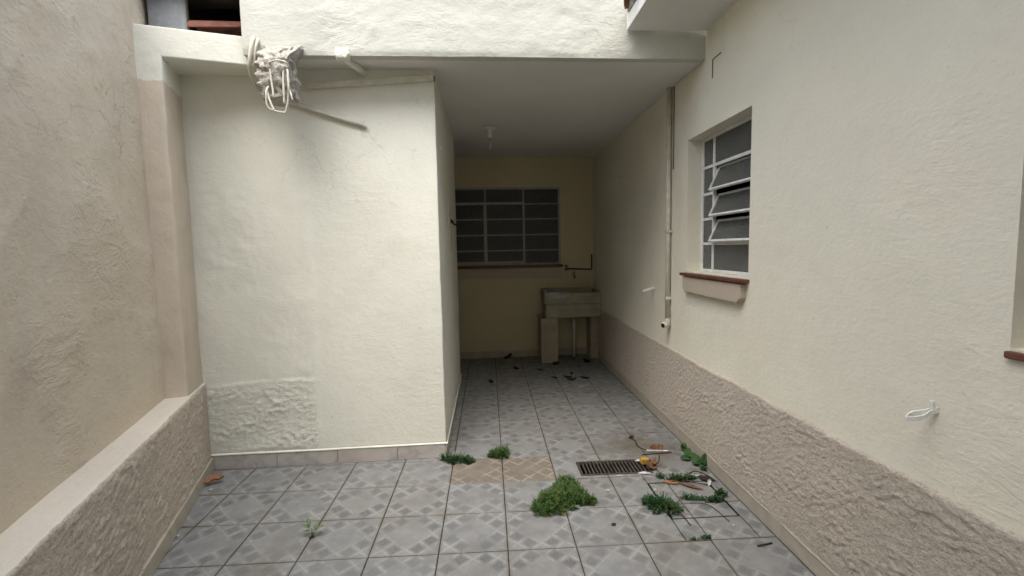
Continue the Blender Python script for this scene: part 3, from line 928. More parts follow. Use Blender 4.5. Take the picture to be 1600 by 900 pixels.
for pts, r in (([(419, 97, 2.80), (420, 99, 2.775), (424, 125, 2.768), (428, 153, 2.770)], .0055),
               ([(442, 107, 2.80), (442.6, 110, 2.772), (443, 135, 2.766), (444.4, 162, 2.770)], .0055),
               ([(448, 109, 2.775), (449.5, 112, 2.752), (451, 136, 2.747), (450.4, 150, 2.76), (449.6, 161, 2.765), (446, 176, 2.77)], .0055),
               ([(420, 135, 2.79), (416, 142, 2.75), (416.5, 160, 2.75), (420, 169, 2.755), (433, 174, 2.76), (446, 176, 2.765)], .0048),
               ([(417, 139, 2.78), (419, 150, 2.757), (424, 163, 2.755), (428, 172, 2.757)], .006),
               ([(420, 98, 2.765), (432, 94, 2.745), (446, 97, 2.745), (450, 103, 2.765)], .005),
               ([(452, 140, 2.765), (455, 148, 2.75), (457, 156, 2.752)], .0045)):
    MB().tube(curve([P2(*p) for p in pts], 5), r, 7).build('steel_bar', 'rebar', cs, 0, True)

# conduits and trunking
cd = [P2(399, 52, 2.985), P2(395, 62, 2.90), P2(392, 80, 2.88), P2(390, 106, 2.90), P2(397, 131, 3.0), P2(410, 146, 3.07), P2(432, 154, 3.11), P2(458, 162, yF(-1.2) - .022)]
end = P2(572, 198, yF(-.77) - .014)
co = MB().tube(curve(cd) + [Vector(end)], .0115, 8)
tag(co.build('conduit', 'pvc', None, 0, True), 'thin conduit curving round the broken stub and ending in mid wall', 'conduit')
cd2 = [P2(405, 55, 2.985), P2(402, 65, 2.90), P2(399, 82, 2.89), P2(398, 106, 2.91), P2(404, 128, 3.0), P2(415, 142, 3.07), P2(432, 149, 3.115), P2(452, 139.5, yF(-1.2) - .018)]
tag(MB().tube(curve(cd2), .0085, 8).build('cable', 'pvc_brown', None, 0, True), 'thin cable tucked between the curved conduit and the broken stub', 'cable')
a_ = Vector(P2(455, 138.5, yF(-1.22))); b_ = Vector(P2(678, 123.5, yF(-.33)))
tr = MB(); dv = (b_ - a_); ln_ = dv.length; ax = dv.normalized(); up = Vector((0, 1, 0)).cross(ax) * -1
T = Matrix((ax, Vector((0, 1, 0)), up)).transposed().to_4x4(); T.translation = a_
tr.box(0, ln_, -.032, .004, -.017, .017, T)
tk = tag(tr.build('cable_trunking', 'pvc', None, .002), 'straight cable trunking rising along the wall top under the slab', 'cable trunking')
MB().box(ln_ + .0005, ln_ + .006, -.018, .003, -.018, .014, T).build('end_cap', 'dark_metal', tk)
cp = [(-.83, yB(-.83) + .012, 2.596), (-.825, yB(-.83) + .05, 2.590), (-.795, 3.06, 2.585), (-.765, yF(-.76) + .01, 2.578)]
tag(MB().tube(curve(cp, 4), .021, 12).build('soffit_pipe', 'cream', None, 0, True), 'short painted pipe crossing under the slab above the trunking', 'pipe')
V, F = blob(-.868, -.795, yB(-.83) - .014, yB(-.83) + .03, 2.580, 2.640, 8, lambda V: V + (np.stack([fbm(V[:, 0] * 30, V[:, 2] * 30, 5), fbm(V[:, 0] * 30, V[:, 2] * 30, 6), fbm(V[:, 0] * 30, V[:, 1] * 30, 7)], 1) * .03))
put('mortar_lump', V, F, 'cream', rs, True)

# loft: leaning board and old roof tiles behind the side beam
bo = thing('leaning_board', (-1.85, 3.0, 2.717), 'grey-blue board standing upright in the dark loft opening', 'board')
MB().box(-1.957, -1.752, 2.965, 2.985, 2.7165, 2.985).build('panel', 'board', bo, .002)
MB().box(-1.7515, -1.738, 2.963, 2.987, 2.7165, 2.985).build('edge_strip', 'board_edge', bo, .001)
for i, (x, y, z, ry, rz_, lab) in enumerate(((-1.74, 3.03, 2.775, -.06, .10, 'old clay roof tile lying topmost in the loft opening'),
                                      (-1.66, 3.07, 2.718, .0, .05, 'old clay roof tile lying against the parapet end in the loft'),
                                      (-1.72, 3.22, 2.718, -.12, .2, 'old clay roof tile lying behind the grey board in the loft'))):
    o = bpy.data.objects.new('old_roof_tile', tile_me); COL.objects.link(o)
    o.location = (x, y, z); o.rotation_euler = (0, ry, rz_); o.scale = (.72, .85, .8)
    tag(o, lab, 'roof tile', 'old clay tiles stored in the loft')

# ------------------------------------------------------------------ ceiling lamp
lp = thing('ceiling_lamp', (.044, 4.583, 2.39), 'bare unlit energy-saving bulb in a white ceiling rose', 'lamp')
Tl = Matrix.Translation((.044, 4.583, 2.592)) @ Matrix.Rotation(.07, 4, 'Y') @ Matrix.Rotation(-.05, 4, 'X')
MB().lathe((0, 0, 0), [(.072, -.002), (.074, -.008), (.060, -.016), (.030, -.020), (.026, -.030)], 28).map(lambda x, y, z: Tl @ Vector((x, y, z))).build('ceiling_rose', 'white_plastic', lp, 0, True)
MB().lathe((.044, 4.583, 2.590), [(.045, .0095), (.045, -.008)], 20).build('fixing_plate', 'dark_metal', lp)
MB().lathe((.044, 4.583, 2.50), [(.018, -.008), (.022, .0), (.022, .03), (.019, .034), (.019, .045), (.024, .05), (.024, .07)], 20).build('socket', 'white_plastic', lp, 0, True)
for k in range(3):
    an = k * 2.1 + .4; c_, s_ = math.cos(an), math.sin(an)
    p = [(.044 + .014 * c_ + s * .008 * -s_, 4.583 + .014 * s_ + s * .008 * c_, z) for s, z in ((-1, 2.495), (-1, 2.42), (-.7, 2.402), (0, 2.396), (.7, 2.402), (1, 2.42), (1, 2.495))]
    MB().tube(curve(p, 3), .0062, 8).build('bulb_tube', 'bulb', lp, 0, True)

# ------------------------------------------------------------------ laundry sink, taps and pipes
ls = thing('laundry_sink', (1.04, 5.9, 0), 'cement laundry sink on two piers in the dark back corner', 'sink')
yp = 5.71
bs = MB()
x0, x1 = .685, 1.390
# lower trough body, upper sloping rim with a basin hollow
bs.box(x0 + .012, x1, yp, 6.10, .565, .735)
bs.build('trough', 'sink', ls, .010)
rm = MB()
rm.box(x0 - .005, x1, yp + .012, yp + .05, .7355, .872)
rm.box(x0 - .005, x0 + .035, yp + .0505, 6.10, .7355, .905)
rm.box(x1 - .035, x1, yp + .0505, 6.10, .7355, .895)
rm.box(x0 + .0355, x1 - .0355, 6.06, 6.10, .7355, .915)
rm.build('rim', 'sink', ls, .008)
MB().box(x0 + .036, x1 - .036, yp + .051, 6.059, .7355, .745).build('basin_floor', 'basin', ls)
bx('pier', .632, .845, 5.70, 6.098, .001, .564, 'pier', ls, .006)
bx('pier', 1.285, 1.383, 5.84, 6.098, .001, .564, 'pier', ls, .006)
dp = MB().tube([(1.10, 6.0, .564), (1.10, 6.0, .3), (1.10, 6.0, .002)], .023, 12).build('drain_pipe', 'pvc', ls, 0, True)
def f_sheet(U, V):
    y = yp + .02 - .016 * sstep(.35, .6, V) + (V < .35) * (.35 - V) * .22
    z = .884 - sstep(.35, 1, V) * (.075 + .05 * fbm(U * 4, U * 0, 5)) - (V < .3) * (.3 - V) * .15 + .012 * fbm(U * 6, V * 5, 3)
    return .735 + U * .26 + .02 * fbm(U * 3, V * 3, 9), y - .012 * np.abs(fbm(U * 9, V * 3, 2)) - .004, z
sh = panel('plastic_sheet', np.linspace(0, 1, 26), np.linspace(0, 1, 18), f_sheet, 'sheet', None)
tag(sh, 'crumpled clear plastic sheet hanging over the laundry sink rim', 'plastic sheet')
wp = thing('water_pipe', (1.2, 6.10, 1.05), 'dark water pipe with valve and tap above the laundry sink', 'pipe')
yk = lambda x: yK(x) - .018
MB().tube([(1.365, yk(1.36), 1.34), (1.365, yk(1.36), 1.15), (1.355, yk(1.35), 1.140), (1.03, yk(1.03), 1.158)], .010, 8).build('pipe', 'iron', wp, 0, True)
MB().lathe((1.02, yk(1.02) - .02, 1.135), [(.012, 0), (.022, .006), (.022, .03), (.012, .036), (.012, .05), (.03, .055), (.03, .066), (.008, .07)], 14).build('valve', 'brass', wp, 0, True)
tp = MB().tube(curve([(1.12, yk(1.12) + .02, 1.075), (1.12, yk(1.12) - .05, 1.075), (1.12, yk(1.12) - .085, 1.06), (1.12, yk(1.12) - .09, 1.03)], 4), .011, 8)
tp.tube([(1.12, yk(1.12) - .04, 1.07), (1.12, yk(1.12) - .04, 1.105)], .006, 8).box(1.095, 1.145, yk(1.12) - .045, yk(1.12) - .035, 1.105, 1.113)
tp.build('tap', 'brass', wp, 0, True)

# ------------------------------------------------------------------ downpipe on the house wall
dpp = thing('downpipe', (1.372, 3.51, .81), 'painted plastic downpipe running from the slab down the house wall', 'downpipe')
MB().tube([(1.372, 3.51, 2.598), (1.372, 3.512, 1.7), (1.372, 3.51, .852)], .0185, 16).build('pipe', 'pvc', dpp, 0, True)
MB().lathe((1.372, 3.51, .835), [(.0245, 0), (.0255, .003), (.0255, .036), (.0235, .040)], 18).build('collar', 'pvc', dpp, 0, True)
MB().tube([(1.380, 3.515, .826), (1.352, 3.50, .826), (1.330, 3.49, .824)], [.024, .0245, .0235], 16).build('elbow', 'pvc', dpp, 0, True)
MB().tube([(1.3305, 3.4902, .824), (1.329, 3.4895, .824)], .018, 16).build('outlet', 'gap', dpp)
for z in (1.02, 1.53):
    MB().box(1.352, 1.396, 3.486, 3.534, z, z + .022).build('clip', 'pvc', dpp, .004)
# dark strip standing for the shadow line beside the pipe
tag(MB().tube([(1.393, 3.470, 2.597), (1.393, 3.470, 2.0)], .0035, 6).build('pipe_shadow_strip', 'crack', None, 0, True), 'thin dark strip standing for the shadow line beside the downpipe', 'cable')

# ------------------------------------------------------------------ clothes-line hooks on the house wall
def hook(loc, label):
    x, y, z = loc
    h = thing('clothesline_hook', loc, label, 'hook', 'clothesline hooks on the house wall')
    for s in (-1, 1):
        w = [(0, .005), (.03, .006), (.042, .013), (.060, .0175), (.078, .014), (.090, .006), (.099, .002)]
        mb = MB()
        P = [Vector((x - q, y + s * o, z - q * .27)) for q, o in w]
        for i in range(len(P) - 1):
            pass
        b0 = 0
        for p in P:
            for dy, dz in ((-.0026, -.0075), (.0026, -.0075), (.0026, .0075), (-.0026, .0075)):
                mb.v.append((p.x, p.y + dy, p.z + dz))
        for i in range(len(P) - 1):
            for j in range(4):
                mb.f.append((i * 4 + j, i * 4 + (j + 1) % 4, i * 4 + 4 + (j + 1) % 4, i * 4 + 4 + j))
        mb.f += [(0, 1, 2, 3), tuple(len(mb.v) - 4 + j for j in range(4))]
        mb.build('strap', 'white_plastic', h, .0008)
    MB().box(x - .018, x - .010, y - .007, y + .007, z + .002, z + .030).build('tab', 'white_plastic', h, .002)
    MB().box(x - .008, x + .002, y - .009, y + .009, z - .010, z + .010).build('base_plate', 'white_plastic', h, .002)
    return h
hook((XR - .001, 1.36, .905), 'white strap hook sticking out of the house wall nearest the camera')
hook((XR - .001, 3.865, 1.082), 'white strap hook on the house wall between sink and downpipe')
tag(MB().tube([(XR + .002, 4.86, 2.15), (XR - .065, 4.85, 2.147)], .009, 8).build('wall_peg', 'white_plastic', None, 0, True), 'small white peg high on the house wall under the slab', 'peg')

# fittings on the side face of the partition
wpz = thing('latch_plate', (-.325, 4.03, 1.4), 'narrow wall plate with a dark latch on the partition side face', 'latch')
MB().box(-.327, -.313, 3.985, 4.085, 1.41, 1.80).build('plate', 'pvc_brown', wpz, .002)
MB().tube([(-.313, 4.05, 1.68), (-.29, 4.06, 1.655), (-.262, 4.08, 1.648)], .008, 7).build('latch', 'dark_metal', wpz, 0, True)
MB().tube([(-.313, 4.02, 1.695), (-.285, 4.03, 1.67)], .006, 6).build('latch_arm', 'dark_metal', wpz, 0, True)
tag(MB().tube([(-.33, 3.462, 2.165), (-.308, 3.462, 2.165)], .014, 10).build('wall_plug', 'white_plastic', None, 0, True), 'small white plug high on the partition side face near its corner', 'wall plug')

# ------------------------------------------------------------------ drain grate
dg = thing('drain_grate', ((GR[0] + GR[1]) / 2, (GR[2] + GR[3]) / 2, -.004), 'rusty cast iron drain grate with slanting bars set in the tiles', 'drain grate')
fr = MB(); e = .013; x0, x1, y0, y1 = GR[0] + .003, GR[1] - .003, GR[2] + .003, GR[3] - .003
zt = .003
fr.box(x0, x1, y0, y0 + e, -.016, zt); fr.box(x0, x1, y1 - e, y1, -.016, zt)
fr.box(x0, x0 + e, y0 + e, y1 - e, -.016, zt); fr.box(x1 - e, x1, y0 + e, y1 - e, -.016, zt)
fr.build('frame', 'iron', dg, .001)
pb = MB(); pb.v = [(x, y, z) for z in (-.19, -.0046) for y in (GR[2] + .001, GR[3] - .001) for x in (GR[0] + .001, GR[1] - .001)]
pb.f = [(0, 1, 3, 2), (0, 4, 5, 1), (2, 3, 7, 6), (0, 2, 6, 4), (1, 5, 7, 3)]
pb.build('drain_pit', 'pit', dg)
nb = 18; st_ = (x1 - x0 - 2 * e) / nb
for k in range(1, nb):
    x = x0 + e + k * st_
    MB().box(x - .0042, x + .0042, y0 + e - .001, y1 - e + .001, -.014, zt - .0005).build('bar', 'iron', dg, .001)

# ------------------------------------------------------------------ weeds
def weed(blobs, mat, label, seed, dens=5200, leaf=.0085, name='weed_clump'):
    """low feathery weed: arching stems with rows of tiny leaves"""
    rg = random.Random(seed)
    v = []; f = []
    def leafq(p, d, u, L):
        b = len(v); s = d.cross(u).normalized() * L * .30
        v.extend([tuple(p), tuple(p + d * L * .5 + s + u * L * .06), tuple(p + d * L), tuple(p + d * L * .5 - s + u * L * .06)])
        f.append((b, b + 1, b + 2, b + 3))
    for (cx, cy, rx, ry, h) in blobs:
        ns = int(dens * rx * ry * 3.14 / 3.2)
        for _ in range(max(ns, 10)):
            a = rg.uniform(0, 6.283); q = math.sqrt(rg.random()) * (.86 + .22 * math.sin(3 * a + seed) + .12 * math.sin(7 * a + 2 * seed))
            bx_, by_ = cx + rx * q * math.cos(a), cy + ry * q * math.sin(a)
            out = Vector((math.cos(a) * q, math.sin(a) * q, 0)) + Vector((rg.gauss(0, .5), rg.gauss(0, .5), 0))
            hh = h * .72 * (1.0 - .62 * min(q, 1.15) ** 2) * rg.uniform(.65, 1.15)
            if rg.random() < .03: hh *= 1.4
            ln = rg.uniform(.025, .055)
            p = Vector((bx_ - out.x * ln * .4, by_ - out.y * ln * .4, max(.001, hh * rg.uniform(-.1, .5))))
            k = rg.randint(5, 9)
            d = (out * .6 + Vector((0, 0, rg.uniform(.25, 1.0)))).normalized()
            stp = (hh * .6 + ln * .35) / k
            for i in range(k):
                p = p + d * stp
                d = (d + Vector((rg.gauss(0, .15), rg.gauss(0, .15), -.06))).normalized()
                sd_ = d.cross(Vector((0, 0, 1)))
                if sd_.length < .05: sd_ = Vector((1, 0, 0))
                sd_.normalize(); u = sd_.cross(d).normalized()
                L = leaf * rg.uniform(.7, 1.35) * (1 - .4 * i / k)
                for s in (-1, 1):
                    dl = (sd_ * s + d * rg.uniform(.3, .9) + u * rg.uniform(-.3, .5)).normalized()
                    leafq(p, dl, u, L)
            leafq(p, d, u, leaf)
    V = np.array(v); V[:, 2] = np.maximum(V[:, 2], .0008)
    return tag(put(name, V, f, mat), label, 'weed', 'weeds growing in the tile joints')

weed([(.33, 2.50, .13, .11, .075), (.42, 2.56, .14, .13, .085), (.44, 2.68, .085, .10, .07), (.30, 2.42, .10, .06, .05), (.52, 2.50, .075, .06, .05), (.24, 2.45, .05, .045, .045)], 'weed_light',
     'largest bright green feathery weed clump in the middle of the tiles', 3, dens=42000, leaf=.0075)
weed([(.91, 2.42, .085, .075, .075), (.96, 2.38, .06, .06, .065), (.87, 2.45, .055, .055, .055)], 'weed_dark', 'dark green bushy weed at the near left corner of the inspection cover', 8, dens=46000, leaf=.0078)
weed([(-.24, 3.08, .10, .055, .06), (-.315, 3.10, .05, .035, .075), (-.17, 3.06, .055, .04, .045)], 'weed_dark', 'flat green weed at the foot of the partition wall corner', 13, dens=46000, leaf=.0078)
weed([(.045, 3.135, .075, .07, .075), (.075, 3.16, .05, .05, .075), (.0, 3.13, .04, .04, .05)], 'weed_light', 'small green weed tuft beyond the brown lattice tiles', 17, dens=42000, leaf=.008)
weed([(1.11, 2.70, .05, .028, .035), (1.17, 2.70, .06, .03, .04), (1.03, 2.735, .03, .02, .025), (1.22, 2.70, .03, .02, .02)], 'weed_dark', 'low weed row along the far edge of the inspection cover', 19, dens=42000, leaf=.0085)
weed([(1.085, 2.485, .03, .02, .03), (1.13, 2.475, .05, .018, .025), (1.18, 2.465, .03, .014, .016)], 'weed_dark', 'thin weed strip growing in the joint across the inspection cover', 23, dens=42000, leaf=.008)
weed([(1.255, 2.45, .035, .03, .035), (1.30, 2.50, .035, .035, .045), (1.22, 2.45, .03, .018, .02)], 'weed_dark', 'small weed at the right end of the inspection cover joint', 29, dens=42000, leaf=.010)
weed([(1.02, 2.125, .025, .013, .016), (.965, 2.118, .02, .008, .008), (1.045, 2.122, .015, .01, .008)], 'weed_dark', 'tiny weed in the nearest joint below the inspection cover', 31, dens=42000, leaf=.007)
weed([(-.285, 3.175, .012, .012, .03), (1.345, 2.80, .02, .02, .03)][1:], 'weed_dark', 'tiny weed at the skirting just below the round-leaved plant', 37, dens=42000, leaf=.009)

def leaf_mesh(L, W, curl, cup, fold=0.0, seed=0, nu=8, nv=5, point=1.0, torn=0.0):
    rg = random.Random(seed); V = []; F = []
    for i in range(nu + 1):
        t = i / nu
        w = W * max(.04, math.sin(math.pi * min(1, t ** point)) ** .75) * .5
        for j in range(nv):
            s = j / (nv - 1) * 2 - 1
            x = L * (t - .5); y = w * s * (1 + (torn * rg.uniform(-.4, .4) if abs(s) > .9 else 0))
            z = curl * ((t - .5) ** 2) * 4 * L + cup * s * s * w + rg.gauss(0, .02) * W * (abs(s) + .2)
            V.append((x, y, z))
    for i in range(nu):
        for j in range(nv - 1):
            a = i * nv + j; F.append((a, a + 1, a + nv + 1, a + nv))
    return np.array(V), F
def placed(V, loc, rx=0, ry=0, rz=0, drop=True):
    R_ = Matrix.Rotation(rz, 3, 'Z') @ Matrix.Rotation(ry, 3, 'Y') @ Matrix.Rotation(rx, 3, 'X')
    W = np.array([tuple(R_ @ Vector(p)) for p in V])
    if drop: W[:, 2] -= W[:, 2].min()
    return W + np.array(loc)
def solid(ob, t=.0012):
    md = ob.modifiers.new('thickness', 'SOLIDIFY'); md.thickness = t; md.offset = 0
    return ob
def dry_leaf(loc, L, W, rz, mat, label, curl=.12, cup=.25, rx=0, ry=0, seed=1, torn=.3, group=None, name='dry_leaf', cat='leaf'):
    V, F = leaf_mesh(L, W, curl, cup, seed=seed, torn=torn)
    o = put(name, placed(V, (loc[0], loc[1], loc[2] if len(loc) > 2 else .0012), rx, ry, rz), F, mat, None, True)
    return tag(solid(o), label, cat, group)

# broad-leaved plant along the skirting: each leaf a part
bp_ = thing('broadleaf_weed', (1.35, 2.93, 0), 'round-leaved green plant growing along the foot of the house skirting', 'plant', 'weeds growing in the tile joints')
rg = random.Random(5)
stem = [(1.372, 2.86, .001), (1.36, 2.92, .02), (1.352, 2.99, .03), (1.35, 3.05, .03)]
MB().tube(curve(stem, 4), .0035, 6).build('stem', 'stem', bp_, 0, True)
for (x, y, z, L, rx, ry, rz_) in ((1.29, 2.955, .018, .085, .25, .15, .1), (1.345, 3.07, .035, .09, .5, -.5, 2.2), (1.33, 3.03, .030, .08, -.3, -.3, 1.2), (1.335, 2.97, .028, .08, .2, -.2, -.7),
                                   (1.34, 2.91, .030, .085, .3, -.3, .6), (1.345, 2.865, .022, .075, -.1, -.2, -.4), (1.376, 2.85, .050, .10, 1.2, -1.1, .25), (1.30, 2.985, .012, .06, .2, .1, 2.6),
                                   (1.355, 2.82, .020, .06, .3, -.2, 1.0), (1.35, 3.10, .03, .07, .2, -.6, .9)):
    V, F = leaf_mesh(L, L * .62, -.06, .12, seed=int(L * 1e4), torn=.05)
    o = put('leaf', placed(V, (min(x, 1.335) if rx < 1 else 1.368, y, z), rx, ry, rz_, False), F, 'weed_dark', bp_, True)
    solid(o, .0008)

sd_ = thing('seedling', (-.929, 2.307, 0), 'pale green seedling sprouting from a joint of the left tiles', 'plant')
MB().tube(curve([(-.929, 2.307, -.003), (-.927, 2.306, .02), (-.925, 2.305, .045)], 3), .003, 6).build('stem', 'weed_pale', sd_, 0, True)
for (dx, dy, z, L, rz_, ry) in ((-.028, .004, .052, .05, 2.9, -.35), (.034, .006, .046, .052, .15, -.25), (-.018, .012, .072, .045, 2.3, -.9), (.012, -.008, .034, .04, -.6, .1), (-.024, -.006, .034, .035, 3.5, -.05), (.02, .014, .055, .04, .9, -.5)):
    V, F = leaf_mesh(L, L * .48, -.08, .15, seed=int(L * 999))
    solid(put('leaf', placed(V, (-.926 + dx, 2.306 + dy, z), 0, ry, rz_, False), F, 'weed_pale', sd_, True), .0008)
dry_leaf((-.925, 2.295), .03, .02, .8, 'leaf_dark', 'dark crumpled scrap at the foot of the pale seedling', seed=4)

# ------------------------------------------------------------------ litter
sh_ = MB(); rgs = random.Random(2)
k = 14
arc = [(.062 * math.cos(.3 + 2.2 * i / k), .062 * math.sin(.3 + 2.2 * i / k)) for i in range(k + 1)]
inn = [(.030 * math.cos(.5 + 1.9 * i / k) , .030 * math.sin(.5 + 1.9 * i / k)-.004) for i in range(k + 1)]
n0 = k + 1
for zz in (.0, .016):
    for (x, y) in arc: sh_.v.append((x + rgs.gauss(0, .001), y + rgs.gauss(0, .001), zz + .012 * (y / .06)))
    for (x, y) in inn: sh_.v.append((x + rgs.gauss(0, .001), y, zz + .004))
for i in range(k):
    a = i
    sh_.f += [(a, a + 1, n0 + a + 1, n0 + a), (2 * n0 + a, 3 * n0 + a, 3 * n0 + a + 1, 2 * n0 + a + 1), (a, 2 * n0 + a, 2 * n0 + a + 1, a + 1), (n0 + a, n0 + a + 1, 3 * n0 + a + 1, 3 * n0 + a)]
sh_.f += [(0, n0, 3 * n0, 2 * n0), (k, 2 * n0 + k, 3 * n0 + k, n0 + k)]
Ts = Matrix.Translation((-1.735, 2.885, .010)) @ Matrix.Rotation(.35, 4, 'Z') @ Matrix.Rotation(.5, 4, 'X') @ Matrix.Rotation(.4, 4, 'Z')
sh_.map(lambda x, y, z: Ts @ Vector((x, y, z))).build('terracotta_shard', 'shard', None, .002)
tag(bpy.data.objects['terracotta_shard'], 'broken terracotta shard lying in the left corner of the floor', 'shard')

cg = thing('paper_stick', (1.15, 3.10, 0), 'white paper stick lying before a brown leaf beyond the grate', 'stick')
MB().tube([(1.075, 3.112, .007), (1.185, 3.095, .007)], .0065, 8).build('tube', 'paper', cg, 0, True)
MB().tube([(1.185, 3.095, .007), (1.222, 3.09, .007)], .0066, 8).build('tip', 'paper', cg, 0, True)
dry_leaf((1.155, 3.145), .105, .055, .1, 'leaf_brown', 'curled brown leaf behind the white paper stick', .16, .5, .5, seed=11)
tag(MB().tube(curve([(1.02, 3.055, .004), (1.10, 3.062, .006), (1.24, 3.07, .004)], 4), [.0035] * 9, 6).build('twig', 'twig', None, 0, True), 'dark twig lying in front of the white paper stick', 'twig')
tag(MB().tube(curve([(1.02, 3.35, .004), (1.05, 3.28, .008), (1.035, 3.20, .004), (1.08, 3.12, .005)], 5), .003, 6).build('twig', 'twig', None, 0, True), 'thin crooked twig on the stained tile behind the grate', 'twig')
dry_leaf((1.045, 3.36), .05, .035, .8, 'leaf_dark', 'small dark leaf scrap on the stained tile behind the grate', .2, .4, seed=12)

V, F = blob(-.028, .028, -.022, .022, 0, .040, 6, lambda V: V + np.stack([fbm(V[:, 0] * 60, V[:, 2] * 60, 5), fbm(V[:, 0] * 60, V[:, 2] * 60, 6), fbm(V[:, 0] * 60, V[:, 1] * 60, 7)], 1) * .012)
tag(put('fruit_peel', V + np.array([.995, 2.925, .004]), F, 'peel', None, True), 'yellow scrap of peel lying on the right end of the grate', 'peel')
dry_leaf((.985, 2.975, .004), .09, .03, .35, 'paper', 'pale dry leaf behind the yellow peel on the grate', .05, .2, seed=13)
dry_leaf((1.02, 2.865, .004), .10, .06, .9, 'leaf_brown', 'curled brown leaf in front of the yellow peel', .25, .6, .3, seed=14)
dry_leaf((1.045, 2.905, .004), .09, .04, 1.1, 'leaf_brown', 'narrow curled brown leaf at the right end of the grate', .35, .6, .5, seed=15)
dry_leaf((1.04, 2.945, .004), .05, .035, 2.2, 'leaf_dark', 'small dark leaf beside the yellow peel', .3, .5, seed=16)
tag(MB().tube(curve([(1.03, 2.86, .02), (1.075, 2.885, .03), (1.10, 2.935, .05)], 5), .0035, 6).build('twig', 'leaf_dark', None, 0, True), 'short dark twig curving up from the right end of the grate', 'twig')
gr = MB()
V, F = leaf_mesh(.085, .022, .0, .3, seed=17, torn=.9)
tag(solid(put('paper_scrap', placed(V, (.955, 2.795, .0045), 0, 0, -.1), F, 'paper', None), .002), 'torn white paper scrap at the near right edge of the grate', 'paper')
V, F = leaf_mesh(.05, .012, .0, .1, seed=18, torn=.5)
tag(solid(put('paper_scrap', placed(V, (.79, 2.785, .002), 0, 0, .05), F, 'grit', None), .002), 'tiny pale scrap at the near middle edge of the grate', 'paper')
dry_leaf((1.075, 2.67), .095, .045, -.25, 'leaf_orange', 'orange dry leaf on the far edge of the inspection cover', .06, .25, seed=19)
dry_leaf((1.17, 2.61), .15, .030, -.70, 'leaf_brown', 'long narrow brown leaf lying across the inspection cover', .06, .7, seed=20)
tag(MB().tube(curve([(1.13, 2.69, .012), (1.20, 2.645, .012), (1.29, 2.62, .004)], 5), .003, 6).build('twig', 'twig', None, 0, True), 'thin dark twig beside the white cup-shaped scrap', 'twig')
tag(MB().tube(curve([(1.19, 2.73, .01), (1.26, 2.745, .03), (1.33, 2.70, .012), (1.345, 2.66, .004)], 5), .003, 6).build('twig', 'twig', None, 0, True), 'arching dark twig by the skirting near the inspection cover', 'twig')
dry_leaf((1.30, 2.69), .10, .06, -.5, 'leaf_dark', 'grey dry leaf under the arching twig by the skirting', .1, .3, seed=27)
dry_leaf((1.245, 2.74), .10, .03, .1, 'grit', 'pale dry leaf by the skirting behind the arching twig', .05, .3, seed=28)
V, F = leaf_mesh(.040, .022, .1, .8, seed=21, torn=.8)
tag(solid(put('paper_scrap', placed(V, (1.288, 2.625, .002), .3, -.9, .9), F, 'paper', None), .0015), 'folded white scrap standing by the far right of the inspection cover', 'paper')
tag(MB().tube(curve([(1.09, 2.44, .004), (1.17, 2.42, .005), (1.20, 2.36, .004), (1.215, 2.25, .004)], 5), .0018, 6).build('twig', 'twig', None, 0, True), 'long thin brown stalk bending over the near edge of the inspection cover', 'twig')
tag(MB().tube(curve([(.985, 2.34, .02), (1.0, 2.29, .006), (1.003, 2.235, .004)], 4), .003, 6).build('twig', 'twig', None, 0, True), 'short brown root below the dark bushy weed', 'twig')
tag(MB().tube([(1.245, 2.045, .005), (1.325, 2.062, .005)], .0042, 6).build('twig', 'twig', None, 0, True), 'straight black twig nearest the camera by the right skirting', 'twig')
dry_leaf((.615, 2.275), .028, .022, .2, 'leaf_dark', 'dark scrap alone on the tile before the largest weed', .2, .3, seed=22)
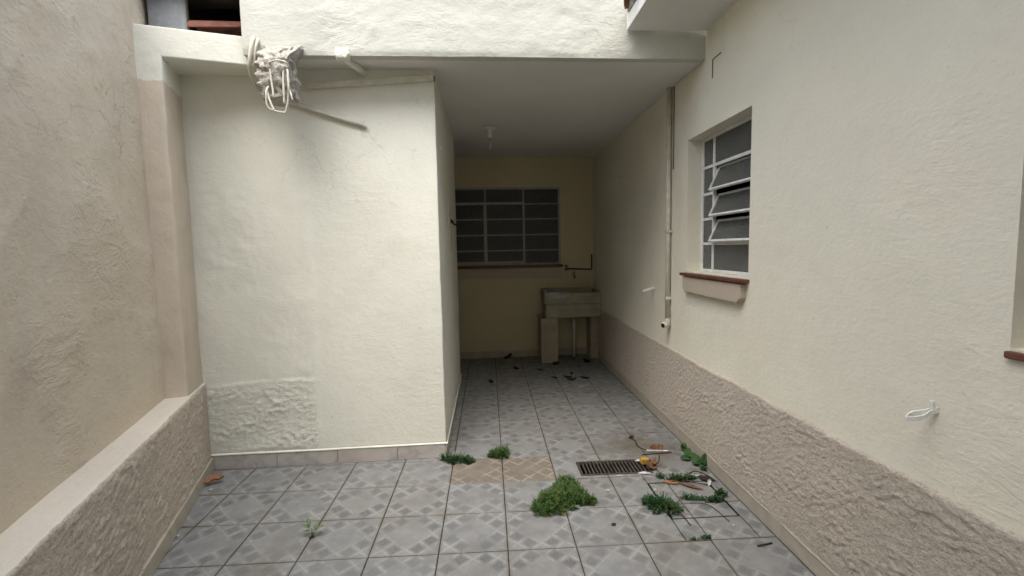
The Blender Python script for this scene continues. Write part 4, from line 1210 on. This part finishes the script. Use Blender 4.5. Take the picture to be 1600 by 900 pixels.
for i, (x, y, s_, lab) in enumerate(((.668, 2.605, .009, 'white grit crumb on the joint in front of the grate'), (.945, 2.585, .010, 'white grit crumb in the left slot of the inspection cover'), (1.215, 2.21, .007, 'white grit crumb on the tile below the inspection cover'), (-1.725, 2.825, .009, 'pale grit crumb by the skirting below the terracotta shard'), (-1.62, 2.36, .008, 'pale grit crumb by the left skirting further down'))):
    V, F = blob(-s_, s_, -s_, s_, 0, s_ * 1.1, 3, lambda V: V + np.stack([fbm(V[:, 0] * 200 + i, V[:, 2] * 200, 5)] * 3, 1) * s_ * .6)
    tag(put('grit_crumb', V + np.array([x, y, .001]), F, 'grit', None, False), lab, 'grit', 'pale crumbs on the tiles')
# leaves blown into the dark back of the covered area
back = [(795, 556, .12, 'dark leaf leaning on the rear skirting'), (789, 549, .07, 'dark small leaf by the rear skirting left of the sink'), (806, 577, .13, 'dark leaf on the floor well left of the sink pier'),
        (868, 570, .14, 'dark leaf just in front of the left sink pier'), (844, 579, .10, 'dark leaf between pier and scattered leaves'), (887, 590, .10, 'dark leaf heap top in front of the sink'),
        (893, 594, .11, 'dark leaf in the middle of the leaves before the sink'), (866, 591, .08, 'dark leaf at the left of the leaves before the sink'), (914, 592, .12, 'dark leaf at the right of the leaves before the sink'),
        (767, 598, .11, 'dark leaf nearest the partition on the back floor'), (893, 584, .07, 'small dark leaf farthest of the leaves before the sink'), (916, 566, .16, 'large dark leaf in the gap between the sink piers')]
for i, (px, py, L, lab) in enumerate(back):
    d = rt * ((px - 800) / 729.532) + dn * ((py - 450) / 729.532) + fw
    k = -1.43654 / d.z
    if i < 2: x, y = d.x * k, 6.0
    else: x, y = d.x * k, min(d.y * k, 6.0)
    dry_leaf((x, y, .002), L, L * .55, random.uniform(0, 3), 'leaf_dark', lab, .2, .5, .4 if i < 2 else .2, -.7 if i < 2 else 0, seed=40 + i, group='dry leaves on the back floor')
d = rt * ((909 - 800) / 729.532) + dn * ((604 - 450) / 729.532) + fw; k = -1.43654 / d.z
dry_leaf((d.x * k, d.y * k, .002), .07, .04, .2, 'paper', 'pale scrap on the back floor before the sink leaves', .05, .2, seed=60, name='paper_scrap', cat='paper')
d = rt * ((870 - 800) / 729.532) + dn * ((573 - 450) / 729.532) + fw; k = -1.43654 / d.z
dry_leaf((d.x * k, d.y * k, .002), .07, .04, .2, 'grit', 'pale scrap at the foot of the left sink pier', .05, .2, seed=61, name='paper_scrap', cat='paper')
